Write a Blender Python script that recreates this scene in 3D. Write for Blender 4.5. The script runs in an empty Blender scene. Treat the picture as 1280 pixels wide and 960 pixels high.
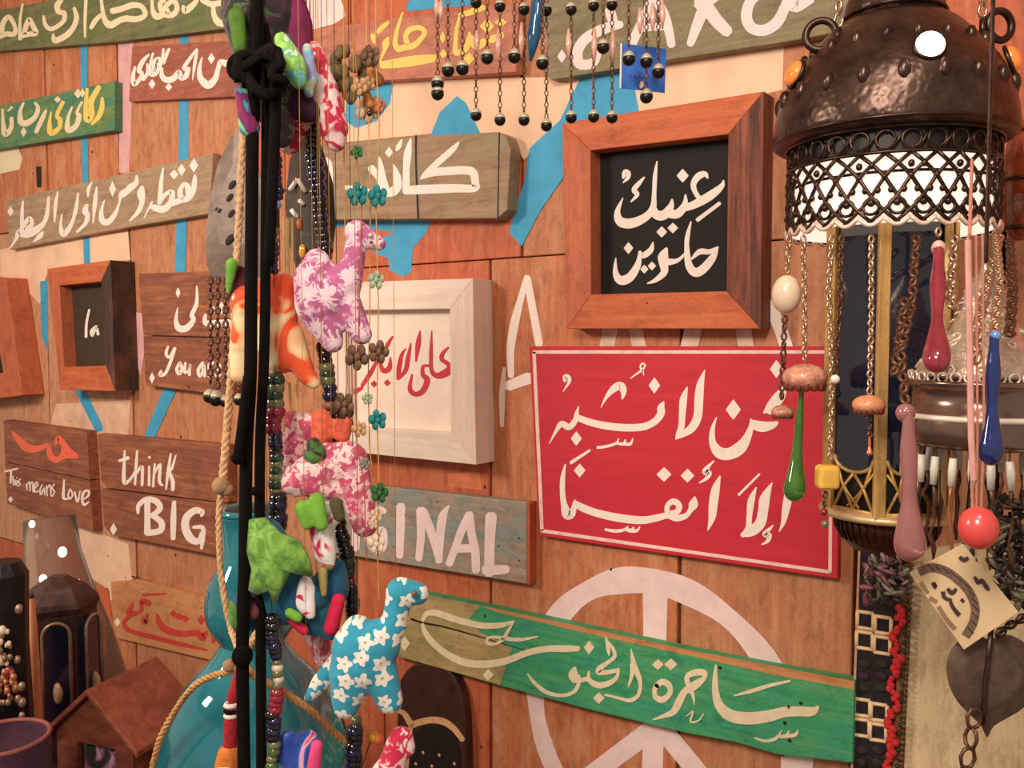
import bpy, bmesh, math, random
from mathutils import Vector, Matrix
random.seed(7)
PI = math.pi
SC = bpy.context.scene
COL = SC.collection

# ------------------------------------------------------------------ camera
CAM = Vector((0.0, -1.2, 1.5))
FOC = 1100.0
YAW = math.radians(36.5)          # camera turned left of the wall normal
PITCH = math.radians(3.0)
FWD = Vector((-math.sin(YAW) * math.cos(PITCH), math.cos(YAW) * math.cos(PITCH), -math.sin(PITCH)))
RGT = Vector((math.cos(YAW), math.sin(YAW), 0))
UPV = RGT.cross(FWD)
cd = bpy.data.cameras.new('camera')
cam = bpy.data.objects.new('camera', cd)
COL.objects.link(cam)
cd.sensor_width = 36.0
cd.lens = 36.0 * FOC / 1280.0
cd.clip_start = 0.01
cam.matrix_world = Matrix(((RGT.x, UPV.x, -FWD.x, CAM.x), (RGT.y, UPV.y, -FWD.y, CAM.y), (RGT.z, UPV.z, -FWD.z, CAM.z), (0, 0, 0, 1)))
SC.camera = cam

# ------------------------------------------------------------------ world, lights, exposure
def lin(h):
    h = h.lstrip('#')
    o = []
    for i in (0, 2, 4):
        v = int(h[i:i + 2], 16) / 255.0
        o.append(v / 12.92 if v <= 0.04045 else ((v + 0.055) / 1.055) ** 2.4)
    return (o[0], o[1], o[2], 1.0)

wd = bpy.data.worlds.new('shop_ambient')
SC.world = wd
wd.use_nodes = True
bg = wd.node_tree.nodes['Background']
bg.inputs[0].default_value = (1.0, 0.83, 0.68, 1)
bg.inputs[1].default_value = 0.42

def area(name, loc, target, sx, sy, power, col):
    l = bpy.data.lights.new(name, 'AREA')
    l.shape = 'RECTANGLE'; l.size = sx; l.size_y = sy; l.energy = power; l.color = col
    o = bpy.data.objects.new(name, l)
    COL.objects.link(o)
    o.location = loc
    o.rotation_euler = (Vector(target) - Vector(loc)).to_track_quat('-Z', 'Y').to_euler()
    return o
area('shop_lamp_warm', (-0.1, -2.1, 2.45), (-0.8, 0, 1.5), 0.5, 0.5, 30, (1.0, 0.85, 0.71))
area('shop_lamp_left', (-2.0, -1.8, 2.22), (-1.6, 0, 1.4), 0.35, 0.35, 26, (1.0, 0.84, 0.70))
area('shop_spot_strip', (0.05, -1.0, 2.3), (-0.1, -0.5, 1.6), 0.2, 0.2, 3.0, (1.0, 0.90, 0.80))
SC.view_settings.view_transform = 'Standard'
SC.view_settings.look = 'None'
SC.view_settings.gamma = 1.0
SC.view_settings.exposure = -0.02
SC.view_settings.use_curve_mapping = False
CEIL = 2.8

# ------------------------------------------------------------------ geometry helpers
def ray(px, py):
    return FWD + RGT * ((px - 640.0) / FOC) + UPV * ((480.0 - py) / FOC)
def W(px, py, off=0.0):
    """point on the plane parallel to the wall, off metres in front of it"""
    r = ray(px, py)
    return CAM + r * ((-off - CAM.y) / r.y)
def A(px, py, d):
    """point d metres ahead of the camera"""
    return CAM + ray(px, py) * d
def mm(px, d):
    return px * d / FOC

def empty(name, loc, label=None, cat=None, group=None, kind=None):
    o = bpy.data.objects.new(name, None)
    o.empty_display_size = 0.02
    COL.objects.link(o)
    o.location = loc
    tag(o, label, cat, group, kind)
    return o
def tag(o, label=None, cat=None, group=None, kind=None):
    if label: o['label'] = label
    if cat: o['category'] = cat
    if group: o['group'] = group
    if kind: o['kind'] = kind
    return o
def wloc(p):
    v = Vector((0, 0, 0))
    while p is not None:
        v += p.location
        p = p.parent
    return v
def link(name, bm, mat, parent=None, origin=None, smooth=False, kind=None, label=None, cat=None, group=None, fixn=True):
    """bm is in world coordinates"""
    if fixn:
        bmesh.ops.recalc_face_normals(bm, faces=bm.faces[:])
    if parent is not None:
        base = wloc(parent); loc = Vector((0, 0, 0)); sh = base
    else:
        if origin is None:
            n = max(1, len(bm.verts))
            c = sum((v.co for v in bm.verts), Vector((0, 0, 0))) / n
            z = min(v.co.z for v in bm.verts)
            origin = Vector((c.x, c.y, z))
        loc = origin; sh = origin
    for v in bm.verts:
        v.co -= sh
    me = bpy.data.meshes.new(name)
    bm.to_mesh(me)
    bm.free()
    if smooth:
        for p in me.polygons: p.use_smooth = True
    if mat: me.materials.append(mat)
    o = bpy.data.objects.new(name, me)
    COL.objects.link(o)
    o.location = loc
    if parent is not None: o.parent = parent
    tag(o, label, cat, group, kind)
    return o
def clone(o, parent, loc, scale=None, name=None):
    c = o.copy()
    COL.objects.link(c)
    c.parent = parent
    c.location = Vector(loc) - wloc(parent) if parent is not None else loc
    if scale is not None: c.scale = scale
    return c
def bevel(o, w, seg=1):
    m = o.modifiers.new('bevel', 'BEVEL'); m.width = w; m.segments = seg; m.limit_method = 'ANGLE'
    return o

def prism_xz(bm, pts, y0, y1):
    """pts: list of (x,z); y0 front, y1 back"""
    f = [bm.verts.new((x, y0, z)) for x, z in pts]
    b = [bm.verts.new((x, y1, z)) for x, z in pts]
    n = len(pts)
    bm.faces.new(f); bm.faces.new(b[::-1])
    for i in range(n):
        bm.faces.new((f[i], b[i], b[(i + 1) % n], f[(i + 1) % n]))
def prism_px(bm, poly, off1, off0=0.0):
    """poly in photograph pixels of the front face lying off1 in front of the wall"""
    prism_xz(bm, [(W(x, y, off1).x, W(x, y, off1).z) for x, y in poly], -off1, -off0)
def box(bm, c, s, rot=None):
    r = bmesh.ops.create_cube(bm, size=1.0)
    for v in r['verts']:
        p = Vector((v.co.x * s[0], v.co.y * s[1], v.co.z * s[2]))
        if rot is not None: p = rot @ p
        v.co = p + Vector(c)
    return r['verts']
def frame_of(t):
    t = t.normalized()
    a = Vector((0, 0, 1)) if abs(t.z) < 0.9 else Vector((1, 0, 0))
    u = t.cross(a).normalized()
    return u, t.cross(u).normalized()
def tube(bm, pts, rad, sides=8, cap=True):
    n = len(pts)
    pts = [Vector(p) for p in pts]
    if not hasattr(rad, '__len__'): rad = [rad] * n
    rings = []
    t0 = (pts[1] - pts[0]).normalized()
    u, w = frame_of(t0)
    for i in range(n):
        t = (pts[min(i + 1, n - 1)] - pts[max(i - 1, 0)])
        if t.length < 1e-9: t = t0
        t.normalize()
        u = (u - t * u.dot(t))
        if u.length < 1e-6: u, _ = frame_of(t)
        u.normalize()
        w = t.cross(u)
        rings.append([bm.verts.new(pts[i] + (u * math.cos(2 * PI * k / sides) + w * math.sin(2 * PI * k / sides)) * rad[i]) for k in range(sides)])
    for i in range(n - 1):
        for k in range(sides):
            bm.faces.new((rings[i][k], rings[i][(k + 1) % sides], rings[i + 1][(k + 1) % sides], rings[i + 1][k]))
    if cap:
        bm.faces.new(rings[0][::-1]); bm.faces.new(rings[-1])
def smooth_pts(P, n=6):
    """Catmull-Rom through tuples of any length"""
    out = []
    P = [tuple(p) for p in P]
    m = len(P)
    for i in range(m - 1):
        p0 = P[max(i - 1, 0)]; p1 = P[i]; p2 = P[i + 1]; p3 = P[min(i + 2, m - 1)]
        for k in range(n):
            t = k / n
            out.append(tuple(0.5 * ((2 * b) + (c - a) * t + (2 * a - 5 * b + 4 * c - d) * t * t + (3 * b - a - 3 * c + d) * t ** 3) for a, b, c, d in zip(p0, p1, p2, p3)))
    out.append(P[-1])
    return out
def lathe(bm, prof, c, segs=32, cap=True):
    """prof: list of (r, z) world z"""
    rings = []
    for r, z in prof:
        rings.append([bm.verts.new((c[0] + r * math.cos(2 * PI * k / segs), c[1] + r * math.sin(2 * PI * k / segs), z)) for k in range(segs)])
    for i in range(len(prof) - 1):
        for k in range(segs):
            bm.faces.new((rings[i][k], rings[i][(k + 1) % segs], rings[i + 1][(k + 1) % segs], rings[i + 1][k]))
    if cap:
        bm.faces.new(rings[0]); bm.faces.new(rings[-1][::-1])
def ball(bm, c, r, sc=(1, 1, 1), seg=12, rot=None):
    v = bmesh.ops.create_uvsphere(bm, u_segments=seg, v_segments=max(5, seg * 2 // 3), radius=1.0)['verts']
    for q in v:
        p = Vector((q.co.x * r * sc[0], q.co.y * r * sc[1], q.co.z * r * sc[2]))
        if rot is not None: p = rot @ p
        q.co = p + Vector(c)
def torus(bm, c, R, r, axis, up=None, segs=12, sides=6, sx=1.0):
    a = Vector(axis).normalized()
    u, w = frame_of(a)
    if up is not None:
        w = (Vector(up) - a * Vector(up).dot(a)).normalized(); u = w.cross(a)
    rg = []
    for i in range(segs):
        th = 2 * PI * i / segs
        dr = u * math.cos(th) * sx + w * math.sin(th)
        ce = Vector(c) + dr * R
        dn = dr.normalized()
        rg.append([bm.verts.new(ce + (dn * math.cos(2 * PI * k / sides) + a * math.sin(2 * PI * k / sides)) * r) for k in range(sides)])
    for i in range(segs):
        for k in range(sides):
            bm.faces.new((rg[i][k], rg[i][(k + 1) % sides], rg[(i + 1) % segs][(k + 1) % sides], rg[(i + 1) % segs][k]))
def chain_bm(bm, pts, L, r, wdt=0.62, segs=8, sides=5):
    """links of length L along the polyline pts"""
    pts = [Vector(p) for p in pts]
    seg = [(pts[i], pts[i + 1]) for i in range(len(pts) - 1)]
    tot = sum((b - a).length for a, b in seg)
    n = max(1, int(tot / (L * 0.78)))
    for i in range(n):
        s = (i + 0.5) * tot / n
        for a, b in seg:
            l = (b - a).length
            if s <= l or (a, b) == seg[-1]:
                p = a + (b - a) * (min(s, l) / l); t = (b - a).normalized(); break
            s -= l
        side = RGT if i % 2 == 0 else (RGT * 0.35 - FWD).normalized()
        ax = t.cross(side)
        if ax.length < 1e-4: ax = FWD
        torus(bm, p, L / 2 - r, r, ax, up=t, segs=segs, sides=sides, sx=wdt)

# ---- painted strokes
def parse(s, ox, oy, k):
    out = []
    for q in s.split():
        a = [float(v) for v in q.split(',')]
        out.append((ox + a[0] / k, oy + a[1] / k, (a[2] if len(a) > 2 else 20) / k))
    return out
def ribbon(bm, P, off, th=0.0006, sm=5):
    if len(P) == 2: D = [P[0], tuple((a + b) / 2 for a, b in zip(*P)), P[1]]
    else: D = smooth_pts(P, sm)
    # soft ends
    def ext(p, q):
        dx, dy = p[0] - q[0], p[1] - q[1]; l = math.hypot(dx, dy) or 1
        e = 0.32 * p[2]
        return (p[0] + dx / l * e, p[1] + dy / l * e, p[2] * 0.55)
    D = [ext(D[0], D[1])] + D + [ext(D[-1], D[-2])]
    T = []; n = len(D)
    for i in range(n):
        a = D[max(i - 1, 0)]; b = D[min(i + 1, n - 1)]
        dx, dy = b[0] - a[0], b[1] - a[1]; l = math.hypot(dx, dy) or 1
        nx, ny = -dy / l, dx / l
        h = max(D[i][2], 0.3) / 2
        lp = (D[i][0] + nx * h, D[i][1] + ny * h); rp = (D[i][0] - nx * h, D[i][1] - ny * h)
        fl = W(lp[0], lp[1], off + th); fr = W(rp[0], rp[1], off + th)
        T.append((bm.verts.new(fl), bm.verts.new(fr), bm.verts.new((fl.x, -off, fl.z)), bm.verts.new((fr.x, -off, fr.z))))
    for i in range(n - 1):
        a, b = T[i], T[i + 1]
        bm.faces.new((a[0], a[1], b[1], b[0]))
        bm.faces.new((a[0], b[0], b[2], a[2]))
        bm.faces.new((a[1], a[3], b[3], b[1]))
    bm.faces.new((T[0][0], T[0][2], T[0][3], T[0][1]))
    bm.faces.new((T[-1][0], T[-1][1], T[-1][3], T[-1][2]))
def diamond(bm, x, y, rx, ry, off, th=0.0006):
    poly = [(x, y - ry), (x + rx * .55, y - ry * .48), (x + rx, y), (x + rx * .52, y + ry * .5), (x, y + ry), (x - rx * .55, y + ry * .48), (x - rx, y), (x - rx * .52, y - ry * .5)]
    prism_px(bm, poly, off + th, off)
def lettering(parent, mat, off, groups, name='lettering'):
    """groups: (ox, oy, k, [stroke strings], [(x,y,rx,ry) dots])"""
    j = 0
    for ox, oy, k, st, dots in groups:
        bm = bmesh.new()
        for s in st:
            ribbon(bm, parse(s, ox, oy, k), off, 0.0006 + 0.00002 * (j % 9)); j += 1
        for x, y, rx, ry in dots:
            diamond(bm, ox + x / k, oy + y / k, rx / k, ry / k, off, 0.0006 + 0.00002 * (j % 9)); j += 1
        o = link(name, bm, mat, parent, fixn=True)
    return o

# ------------------------------------------------------------------ materials
MATS = {}
def nt(name):
    m = bpy.data.materials.new(name); m.use_nodes = True
    t = m.node_tree; return m, t, t.nodes['Principled BSDF']
def coords(t, scale, rot=(0, 0, 0), src='Object'):
    tc = t.nodes.new('ShaderNodeTexCoord'); mp = t.nodes.new('ShaderNodeMapping')
    mp.inputs['Scale'].default_value = scale; mp.inputs['Rotation'].default_value = rot
    t.links.new(tc.outputs[src], mp.inputs['Vector'])
    return mp.outputs['Vector']
def noise(t, vec, sc, det=4, rough=0.6, dist=0.0):
    n = t.nodes.new('ShaderNodeTexNoise')
    n.inputs['Scale'].default_value = sc; n.inputs['Detail'].default_value = det
    n.inputs['Roughness'].default_value = rough; n.inputs['Distortion'].default_value = dist
    t.links.new(vec, n.inputs['Vector']); return n.outputs['Fac']
def ramp(t, fac, stops, interp='LINEAR'):
    r = t.nodes.new('ShaderNodeValToRGB'); r.color_ramp.interpolation = interp
    e = r.color_ramp.elements
    while len(e) < len(stops): e.new(0.5)
    for q, (p, c) in zip(e, stops):
        q.position = p; q.color = lin(c) if isinstance(c, str) else c
    t.links.new(fac, r.inputs['Fac']); return r.outputs['Color']
def mixc(t, fac, a, b, mode='MIX'):
    m = t.nodes.new('ShaderNodeMix'); m.data_type = 'RGBA'; m.blend_type = mode
    if hasattr(fac, 'links'): t.links.new(fac, m.inputs[0])
    else: m.inputs[0].default_value = fac
    for v, i in ((a, 6), (b, 7)):
        if isinstance(v, str): m.inputs[i].default_value = lin(v)
        else: t.links.new(v, m.inputs[i])
    return m.outputs[2]
def bump(t, bs, h, s, d=0.002):
    b = t.nodes.new('ShaderNodeBump'); b.inputs['Strength'].default_value = s; b.inputs['Distance'].default_value = d
    t.links.new(h, b.inputs['Height']); t.links.new(b.outputs['Normal'], bs.inputs['Normal'])
def plain(name, col, rough=0.6, metal=0.0, var=0.18, sc=60, coat=0.0, bmp=0.0, trans=0.0, spec=None, emis=None, es=0):
    if name in MATS: return MATS[name]
    m, t, b = nt(name)
    v = coords(t, (1, 1, 1))
    n = noise(t, v, sc, 4)
    dark = tuple(x * (1 - var) for x in lin(col)[:3]) + (1,)
    lite = tuple(min(1, x * (1 + var)) for x in lin(col)[:3]) + (1,)
    t.links.new(ramp(t, n, [(0.3, dark), (0.7, lite)]), b.inputs['Base Color'])
    b.inputs['Roughness'].default_value = rough; b.inputs['Metallic'].default_value = metal
    b.inputs['Coat Weight'].default_value = coat; b.inputs['Transmission Weight'].default_value = trans
    if spec is not None: b.inputs['Specular IOR Level'].default_value = spec
    if bmp: bump(t, b, n, bmp)
    if emis:
        b.inputs['Emission Color'].default_value = lin(emis); b.inputs['Emission Strength'].default_value = es
    MATS[name] = m; return m
def wood(name, stops, patch=None, axis='x', rough=0.65, grain=1.0, gs=1.0, bs=0.35):
    """grain runs along the axis; patch: [(pos, colour)...] second large scale tint, mixed by noise"""
    if name in MATS: return MATS[name]
    m, t, b = nt(name)
    lo, hi = 4.0 * gs, 90.0 * gs
    sc = (lo, hi, hi) if axis == 'x' else (hi, hi, lo)
    v = coords(t, sc)
    n1 = noise(t, v, 1.0, 6, 0.65, 0.6)
    v2 = coords(t, (6, 6, 14) if axis == 'x' else (14, 6, 5))
    n2 = noise(t, v2, 1.6, 4, 0.6, 0.4)
    c = ramp(t, n1, stops)
    if patch:
        pc, th, amt = patch
        f = ramp(t, n2, [(th - 0.07, (0, 0, 0, 1)), (th + 0.09, (amt, amt, amt, 1))])
        rgb = t.nodes.new('ShaderNodeRGB'); rgb.outputs[0].default_value = lin(pc)
        tex = mixc(t, 0.25, rgb.outputs[0], c)
        c = mixc(t, f, c, tex)
    n3 = noise(t, coords(t, (1, 1, 1)), 260, 3, 0.7)
    n4 = noise(t, coords(t, (1, 1, 2.2) if axis == 'x' else (2.2, 1, 1)), 26, 5, 0.7, 0.5)
    c = mixc(t, 0.5 * grain, c, ramp(t, n4, [(0.30, '#9a8884'), (0.52, '#ffffff'), (0.7, '#fffaf0')]), 'MULTIPLY')
    c = mixc(t, 0.10 * grain, c, ramp(t, n3, [(0.35, '#3a2418'), (0.65, '#ffffff')]), 'OVERLAY')
    t.links.new(c, b.inputs['Base Color'])
    b.inputs['Roughness'].default_value = rough
    bump(t, b, n1, bs, 0.0012)
    MATS[name] = m; return m
def cloth_flower(name, base, flower, centre, scale=38, petals=5, r0=0.26, r1=0.13, rnd=0.55, var=0.3, warp=0.5, fade=0.0):
    """printed cotton: flowers from 2-D cells, in the plane facing the shop"""
    m, t, b = nt(name)
    v = coords(t, (1, 1, 1), (PI / 2, 0, 0))
    v = coords(t, (1, 1, 1))
    rotn = t.nodes.new('ShaderNodeVectorRotate'); rotn.inputs['Axis'].default_value = (0, 0, 1); rotn.inputs['Angle'].default_value = -YAW
    t.links.new(v, rotn.inputs['Vector'])
    sx = t.nodes.new('ShaderNodeSeparateXYZ'); t.links.new(rotn.outputs[0], sx.inputs[0])
    cx = t.nodes.new('ShaderNodeCombineXYZ')
    t.links.new(sx.outputs['X'], cx.inputs['X']); t.links.new(sx.outputs['Z'], cx.inputs['Y'])
    vs = t.nodes.new('ShaderNodeVectorMath'); vs.operation = 'SCALE'; vs.inputs['Scale'].default_value = scale
    t.links.new(cx.outputs[0], vs.inputs[0])
    wn = t.nodes.new('ShaderNodeTexNoise'); wn.inputs['Scale'].default_value = 1.6; wn.inputs['Detail'].default_value = 2; t.links.new(vs.outputs[0], wn.inputs['Vector'])
    ws = t.nodes.new('ShaderNodeVectorMath'); ws.operation = 'MULTIPLY_ADD'; ws.inputs[1].default_value = (warp, warp, 0); t.links.new(wn.outputs['Color'], ws.inputs[0]); t.links.new(vs.outputs[0], ws.inputs[2])
    vs = ws
    vo = t.nodes.new('ShaderNodeTexVoronoi'); vo.voronoi_dimensions = '2D'; vo.inputs['Scale'].default_value = 1.0
    vo.inputs['Randomness'].default_value = rnd
    t.links.new(vs.outputs[0], vo.inputs['Vector'])
    sub = t.nodes.new('ShaderNodeVectorMath'); sub.operation = 'SUBTRACT'
    t.links.new(vs.outputs[0], sub.inputs[0]); t.links.new(vo.outputs['Position'], sub.inputs[1])
    s2 = t.nodes.new('ShaderNodeSeparateXYZ'); t.links.new(sub.outputs[0], s2.inputs[0])
    def M(op, a, bb=None):
        n = t.nodes.new('ShaderNodeMath'); n.operation = op
        for i, q in enumerate((a, bb)):
            if q is None: continue
            if isinstance(q, (int, float)): n.inputs[i].default_value = q
            else: t.links.new(q, n.inputs[i])
        return n.outputs[0]
    ang = M('ARCTAN2', s2.outputs['Y'], s2.outputs['X'])
    cosn = M('COSINE', M('MULTIPLY', ang, float(petals)))
    thr = M('ADD', M('MULTIPLY', cosn, r1), r0)
    d = vo.outputs['Distance']
    isfl = M('LESS_THAN', d, thr)
    isce = M('LESS_THAN', d, 0.07)
    n = noise(t, v, 90, 3)
    bc = ramp(t, n, [(0.3, tuple(x * (1 - var) for x in lin(base)[:3]) + (1,)), (0.7, lin(base))])
    c = mixc(t, isfl, bc, flower)
    c = mixc(t, isce, c, centre)
    if fade:
        c = mixc(t, ramp(t, noise(t, v, 130, 3), [(0.5, (0, 0, 0, 1)), (0.62, (fade, fade, fade, 1))]), c, flower)
    t.links.new(c, b.inputs['Base Color'])
    b.inputs['Roughness'].default_value = 0.85; b.inputs['Sheen Weight'].default_value = 0.2
    w = noise(t, v, 500, 2)
    bump(t, b, w, 0.2, 0.001)
    MATS[name] = m; return m
def cloth_blotch(name, stops, scale=45, dist=1.5, interp='LINEAR', stretch=(1, 1, 1)):
    m, t, b = nt(name)
    v = coords(t, stretch)
    n = noise(t, v, scale, 2, 0.5, dist)
    c = ramp(t, n, stops, interp)
    t.links.new(c, b.inputs['Base Color'])
    b.inputs['Roughness'].default_value = 0.85; b.inputs['Sheen Weight'].default_value = 0.2
    bump(t, b, noise(t, v, 400, 2), 0.2, 0.001)
    MATS[name] = m; return m

cream = plain('cream_paint', '#f3e3d8', 0.7, var=0.06, sc=120)
warmcream = plain('warm_cream_paint', '#e8d6b2', 0.7, var=0.1, sc=120)
pinkwhite = plain('pinkish_white_paint', '#f0d6d2', 0.7, var=0.08, sc=40)
yellowp = plain('yellow_paint', '#eccb6a', 0.7, var=0.1, sc=90)
redp = plain('red_paint', '#c72a3c', 0.6, var=0.12, sc=60)
coral = plain('coral_paint', '#f06a4e', 0.6, var=0.08)
bluep = plain('blue_paint', '#3f9ec8', 0.7, var=0.14, sc=25)
dkhole = plain('nail_dark', '#1d1210', 0.7)
black = plain('black_cord', '#0d0708', 0.9, spec=0.15, var=0.4, sc=300, bmp=0.6)
dkmetal = plain('dark_metal', '#4a3830', 0.35, 0.85, var=0.4, sc=80, bmp=0.3)
chainm = plain('chain_metal', '#c9a98e', 0.3, 0.85, var=0.25, sc=200)
darkchain = plain('dark_chain_metal', '#6b4a38', 0.4, 0.7, var=0.3, sc=200)

# ------------------------------------------------------------------ the setting
wall = None
bm = bmesh.new(); box(bm, (-1.6, 0.045, CEIL / 2), (5.2, 0.05, CEIL))
wall = link('wall_back', bm, plain('wall_backing', '#2a1712', 0.9), kind='structure')
bm = bmesh.new(); box(bm, (-1.6, -1.8, -0.02), (5.2, 3.9, 0.04))
floor = link('floor', bm, wood('floor_boards', [(0.3, '#5a3a26'), (0.7, '#8a5c3c')], axis='x'), kind='structure')
bm = bmesh.new(); box(bm, (-1.6, -1.8, CEIL + 0.02), (5.2, 3.9, 0.04))
ceil = link('ceiling', bm, plain('ceiling_paint', '#cbb7a4', 0.9), kind='structure')
tag(floor, 'brown wooden shop floor'); tag(ceil, 'plain beige ceiling')
tag(wall, 'orange tan plank wall with blue, pink and white painted marks')

wallw = {
 'a': wood('wall_wood_orange', [(0.2, '#a85a36'), (0.55, '#c4774e'), (0.8, '#d08a60')], ('#d29c76', 0.56, 0.7), 'z'),
 'b': wood('wall_wood_tan', [(0.2, '#a96c48'), (0.55, '#c2845e'), (0.8, '#d29a74')], ('#b4683f', 0.55, 0.7), 'z'),
 'c': wood('wall_wood_peach', [(0.2, '#b8805c'), (0.55, '#cc9672'), (0.8, '#dcab88')], ('#cd7c50', 0.58, 0.6), 'z'),
 'd': wood('wall_wood_rust', [(0.2, '#a4502c'), (0.55, '#c46440'), (0.8, '#d27c52')], ('#cf8458', 0.56, 0.6), 'z'),
}
zA = W(200, 262).z; zB = W(172, 723).z; zC = W(600, 325).z; zTop = CEIL; zLow = 0.0
def X(px, py=480): return W(px, py).x
def plank(x0, x1, z0, z1, m, back=0.0):
    g = 0.0045 if x1 < -1.25 else 0.0028
    bm = bmesh.new()
    prism_xz(bm, [(x0 + g, z0 + g * .4), (x1 - g, z0 + g * .4), (x1 - g, z1 - g * .4), (x0 + g, z1 - g * .4)], back, 0.02)
    o = link('plank', bm, wallw[m], wall)
    bevel(o, 0.0012)
cols_up = [(-4.2, -3.6, 'b'), (-3.6, X(-60, 150), 'a'), (X(-60, 150), X(57, 150), 'a'), (X(57, 150), X(147, 130), 'a'), (X(147, 130), X(300, 150), 'b'), (X(300, 150), X(440, 150), 'd'), (X(440, 150), X(652, 200), 'd'), (X(652, 200), X(905, 200), 'b'), (X(905, 200), X(1150, 300), 'b'), (X(1150, 300), 1.0, 'd')]
for i, (a, b_, m) in enumerate(cols_up):
    if i <= 5: plank(a, b_, zA, zTop, m, 0.0008 * (i % 2))
    elif i == 6: plank(a, b_, zC, zTop, m)
    else: plank(a, b_, zC, zTop, m, 0.0008 * (i % 2))
cols_mid = [(-4.2, -3.6, 'b'), (-3.6, X(-60, 350), 'b'), (X(-60, 350), X(57, 350), 'c'), (X(57, 350), X(166, 500), 'c'), (X(166, 500), X(300, 500), 'b'), (X(300, 500), X(440, 150), 'b')]
for i, (a, b_, m) in enumerate(cols_mid):
    plank(a, b_, zB, zA, m, 0.0008 * ((i + 1) % 2))
plank(X(440, 150), X(613, 600), zB, zC, 'd')
cols_r = [(X(613, 600), X(850, 600), 'a'), (X(850, 600), X(1067, 800), 'b'), (X(1067, 800), X(1240, 800), 'b'), (X(1240, 800), 1.0, 'b')]
for i, (a, b_, m) in enumerate(cols_r):
    plank(a, b_, zLow, zC, m, 0.001 * (i % 2))
cols_lo = [(-4.2, -3.6, 'b'), (-3.6, X(-60, 850), 'b'), (X(-60, 850), X(60, 850), 'd'), (X(60, 850), X(171, 850), 'a'), (X(171, 850), X(330, 850), 'b'), (X(330, 850), X(480, 850), 'd'), (X(480, 850), X(613, 850), 'd')]
for i, (a, b_, m) in enumerate(cols_lo):
    plank(a, b_, zLow, zB, m, 0.0008 * (i % 2))

def patchpx(name, poly, mat, off=0.0004):
    bm = bmesh.new(); prism_px(bm, poly, off, 0.0)
    return link(name, bm, mat, wall)
def stripe(name, strokes, mat, off=0.0, k=1, ox=0, oy=0):
    bm = bmesh.new()
    for j, s in enumerate(strokes): ribbon(bm, parse(s, ox, oy, k), off, 0.0005 + 0.00004 * j)
    return link(name, bm, mat, wall)
peach = plain('peach_wash', '#ecc4a4', 0.8, var=0.14, sc=14)
pale = plain('pale_wash', '#dcb496', 0.8, var=0.2, sc=20)
rust = plain('rust_orange_paint', '#cc6238', 0.75, var=0.14, sc=22)
pinkst = plain('pink_paint', '#d8a4a4', 0.8, var=0.14, sc=30)
patchpx('painted_patch', [(430, 104), (560, 100), (700, 96), (980, 50), (978, 112), (955, 118), (703, 158), (655, 200), (640, 175), (560, 165), (430, 178)], peach, 0.0003)
patchpx('painted_patch', [(614, 320), (700, 300), (700, 430), (660, 432), (668, 580), (614, 600)], pale, 0.0002) if False else None
patchpx('painted_patch', [(70, 505), (163, 500), (160, 545), (60, 540)], pale, 0.0003)
patchpx('painted_patch', [(95, 655), (160, 680), (165, 725), (140, 740), (110, 720)], peach, 0.0003)
patchpx('painted_patch', [(0, 312), (55, 300), (160, 290), (163, 325), (60, 336), (50, 380), (20, 350), (0, 345)], peach, 0.0003)
patchpx('painted_patch', [(110, 735), (135, 735), (140, 775), (125, 790), (112, 760)], rust, 0.0003)
patchpx('painted_patch', [(560, 592), (600, 590), (602, 612), (560, 608)], plain('salmon_paint', '#d97a54', 0.8), 0.0003)
stripe('painted_blue_stripe', ['105,40,9 106,200,8 109,340,8', '99,486,12 124,536,11'], bluep)
stripe('painted_blue_stripe', ['230,38,11 229,200,12 225,340,13', '214,483,15 187,545,13'], bluep)
patchpx('painted_blue_patch', [(50, 352), (60, 350), (60, 440), (52, 420)], bluep, 0.0005)
patchpx('painted_blue_triangle', [(571, 120), (582, 128), (603, 172), (537, 172), (550, 140)], bluep, 0.0006)
patchpx('painted_blue_band', [(728, 92), (772, 78), (790, 92), (800, 146), (704, 162), (704, 222), (676, 262), (652, 308), (636, 290), (655, 228), (662, 185), (700, 150)], bluep, 0.0006)
patchpx('painted_blue_patch', [(380, 262), (545, 262), (532, 292), (516, 310), (514, 340), (504, 346), (487, 338), (485, 322), (470, 318), (462, 306), (492, 290), (440, 282), (400, 285)], bluep, 0.0006)
patchpx('painted_blue_patch', [(508, 14), (514, -10), (606, -10), (590, 7)], bluep, 0.0006)
patchpx('painted_blue_patch', [(438, 105), (492, 103), (487, 130), (470, 152), (445, 160), (430, 150)], bluep, 0.0006)
patchpx('painted_blue_patch', [(350, 30), (372, 20), (370, 45), (352, 48)], bluep, 0.0006)
patchpx('painted_pink_stripe', [(148, 45), (167, 45), (163, 170), (161, 216), (149, 216)], pinkst, 0.0005)
patchpx('painted_pink_stripe', [(168, 390), (182, 392), (182, 430), (176, 470), (169, 450)], pinkst, 0.0005)
patchpx('painted_white_blob', [(-20, 190), (22, 183), (28, 198), (24, 212), (0, 217), (-20, 218)], warmcream, 0.0005)
patchpx('painted_white_blob', [(136, 728), (156, 730), (152, 752), (138, 750)], warmcream, 0.0005)
patchpx('painted_white_patch', [(375, -5), (425, -5), (433, 20), (418, 30), (380, 40)], pinkwhite, 0.0005)
stripe('painted_letter', ['155,105,30 122,220,34 92,340,44 72,470,40 75,600,30', '155,110,36 175,220,38 215,440,40', '40,560,16 30,700,30 30,850,18', '60,650,50 165,610,60'], cream, 0, 4, 620, 320)
stripe('painted_letter', ['764,405,18 757,440,18', '793,405,16 800,440,18', '868,405,22 860,440,22', '928,405,20 934,440,20'], plain('faded_white', '#dcc0ae', 0.8, var=0.2), 0, 1, 0, 0)
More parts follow.
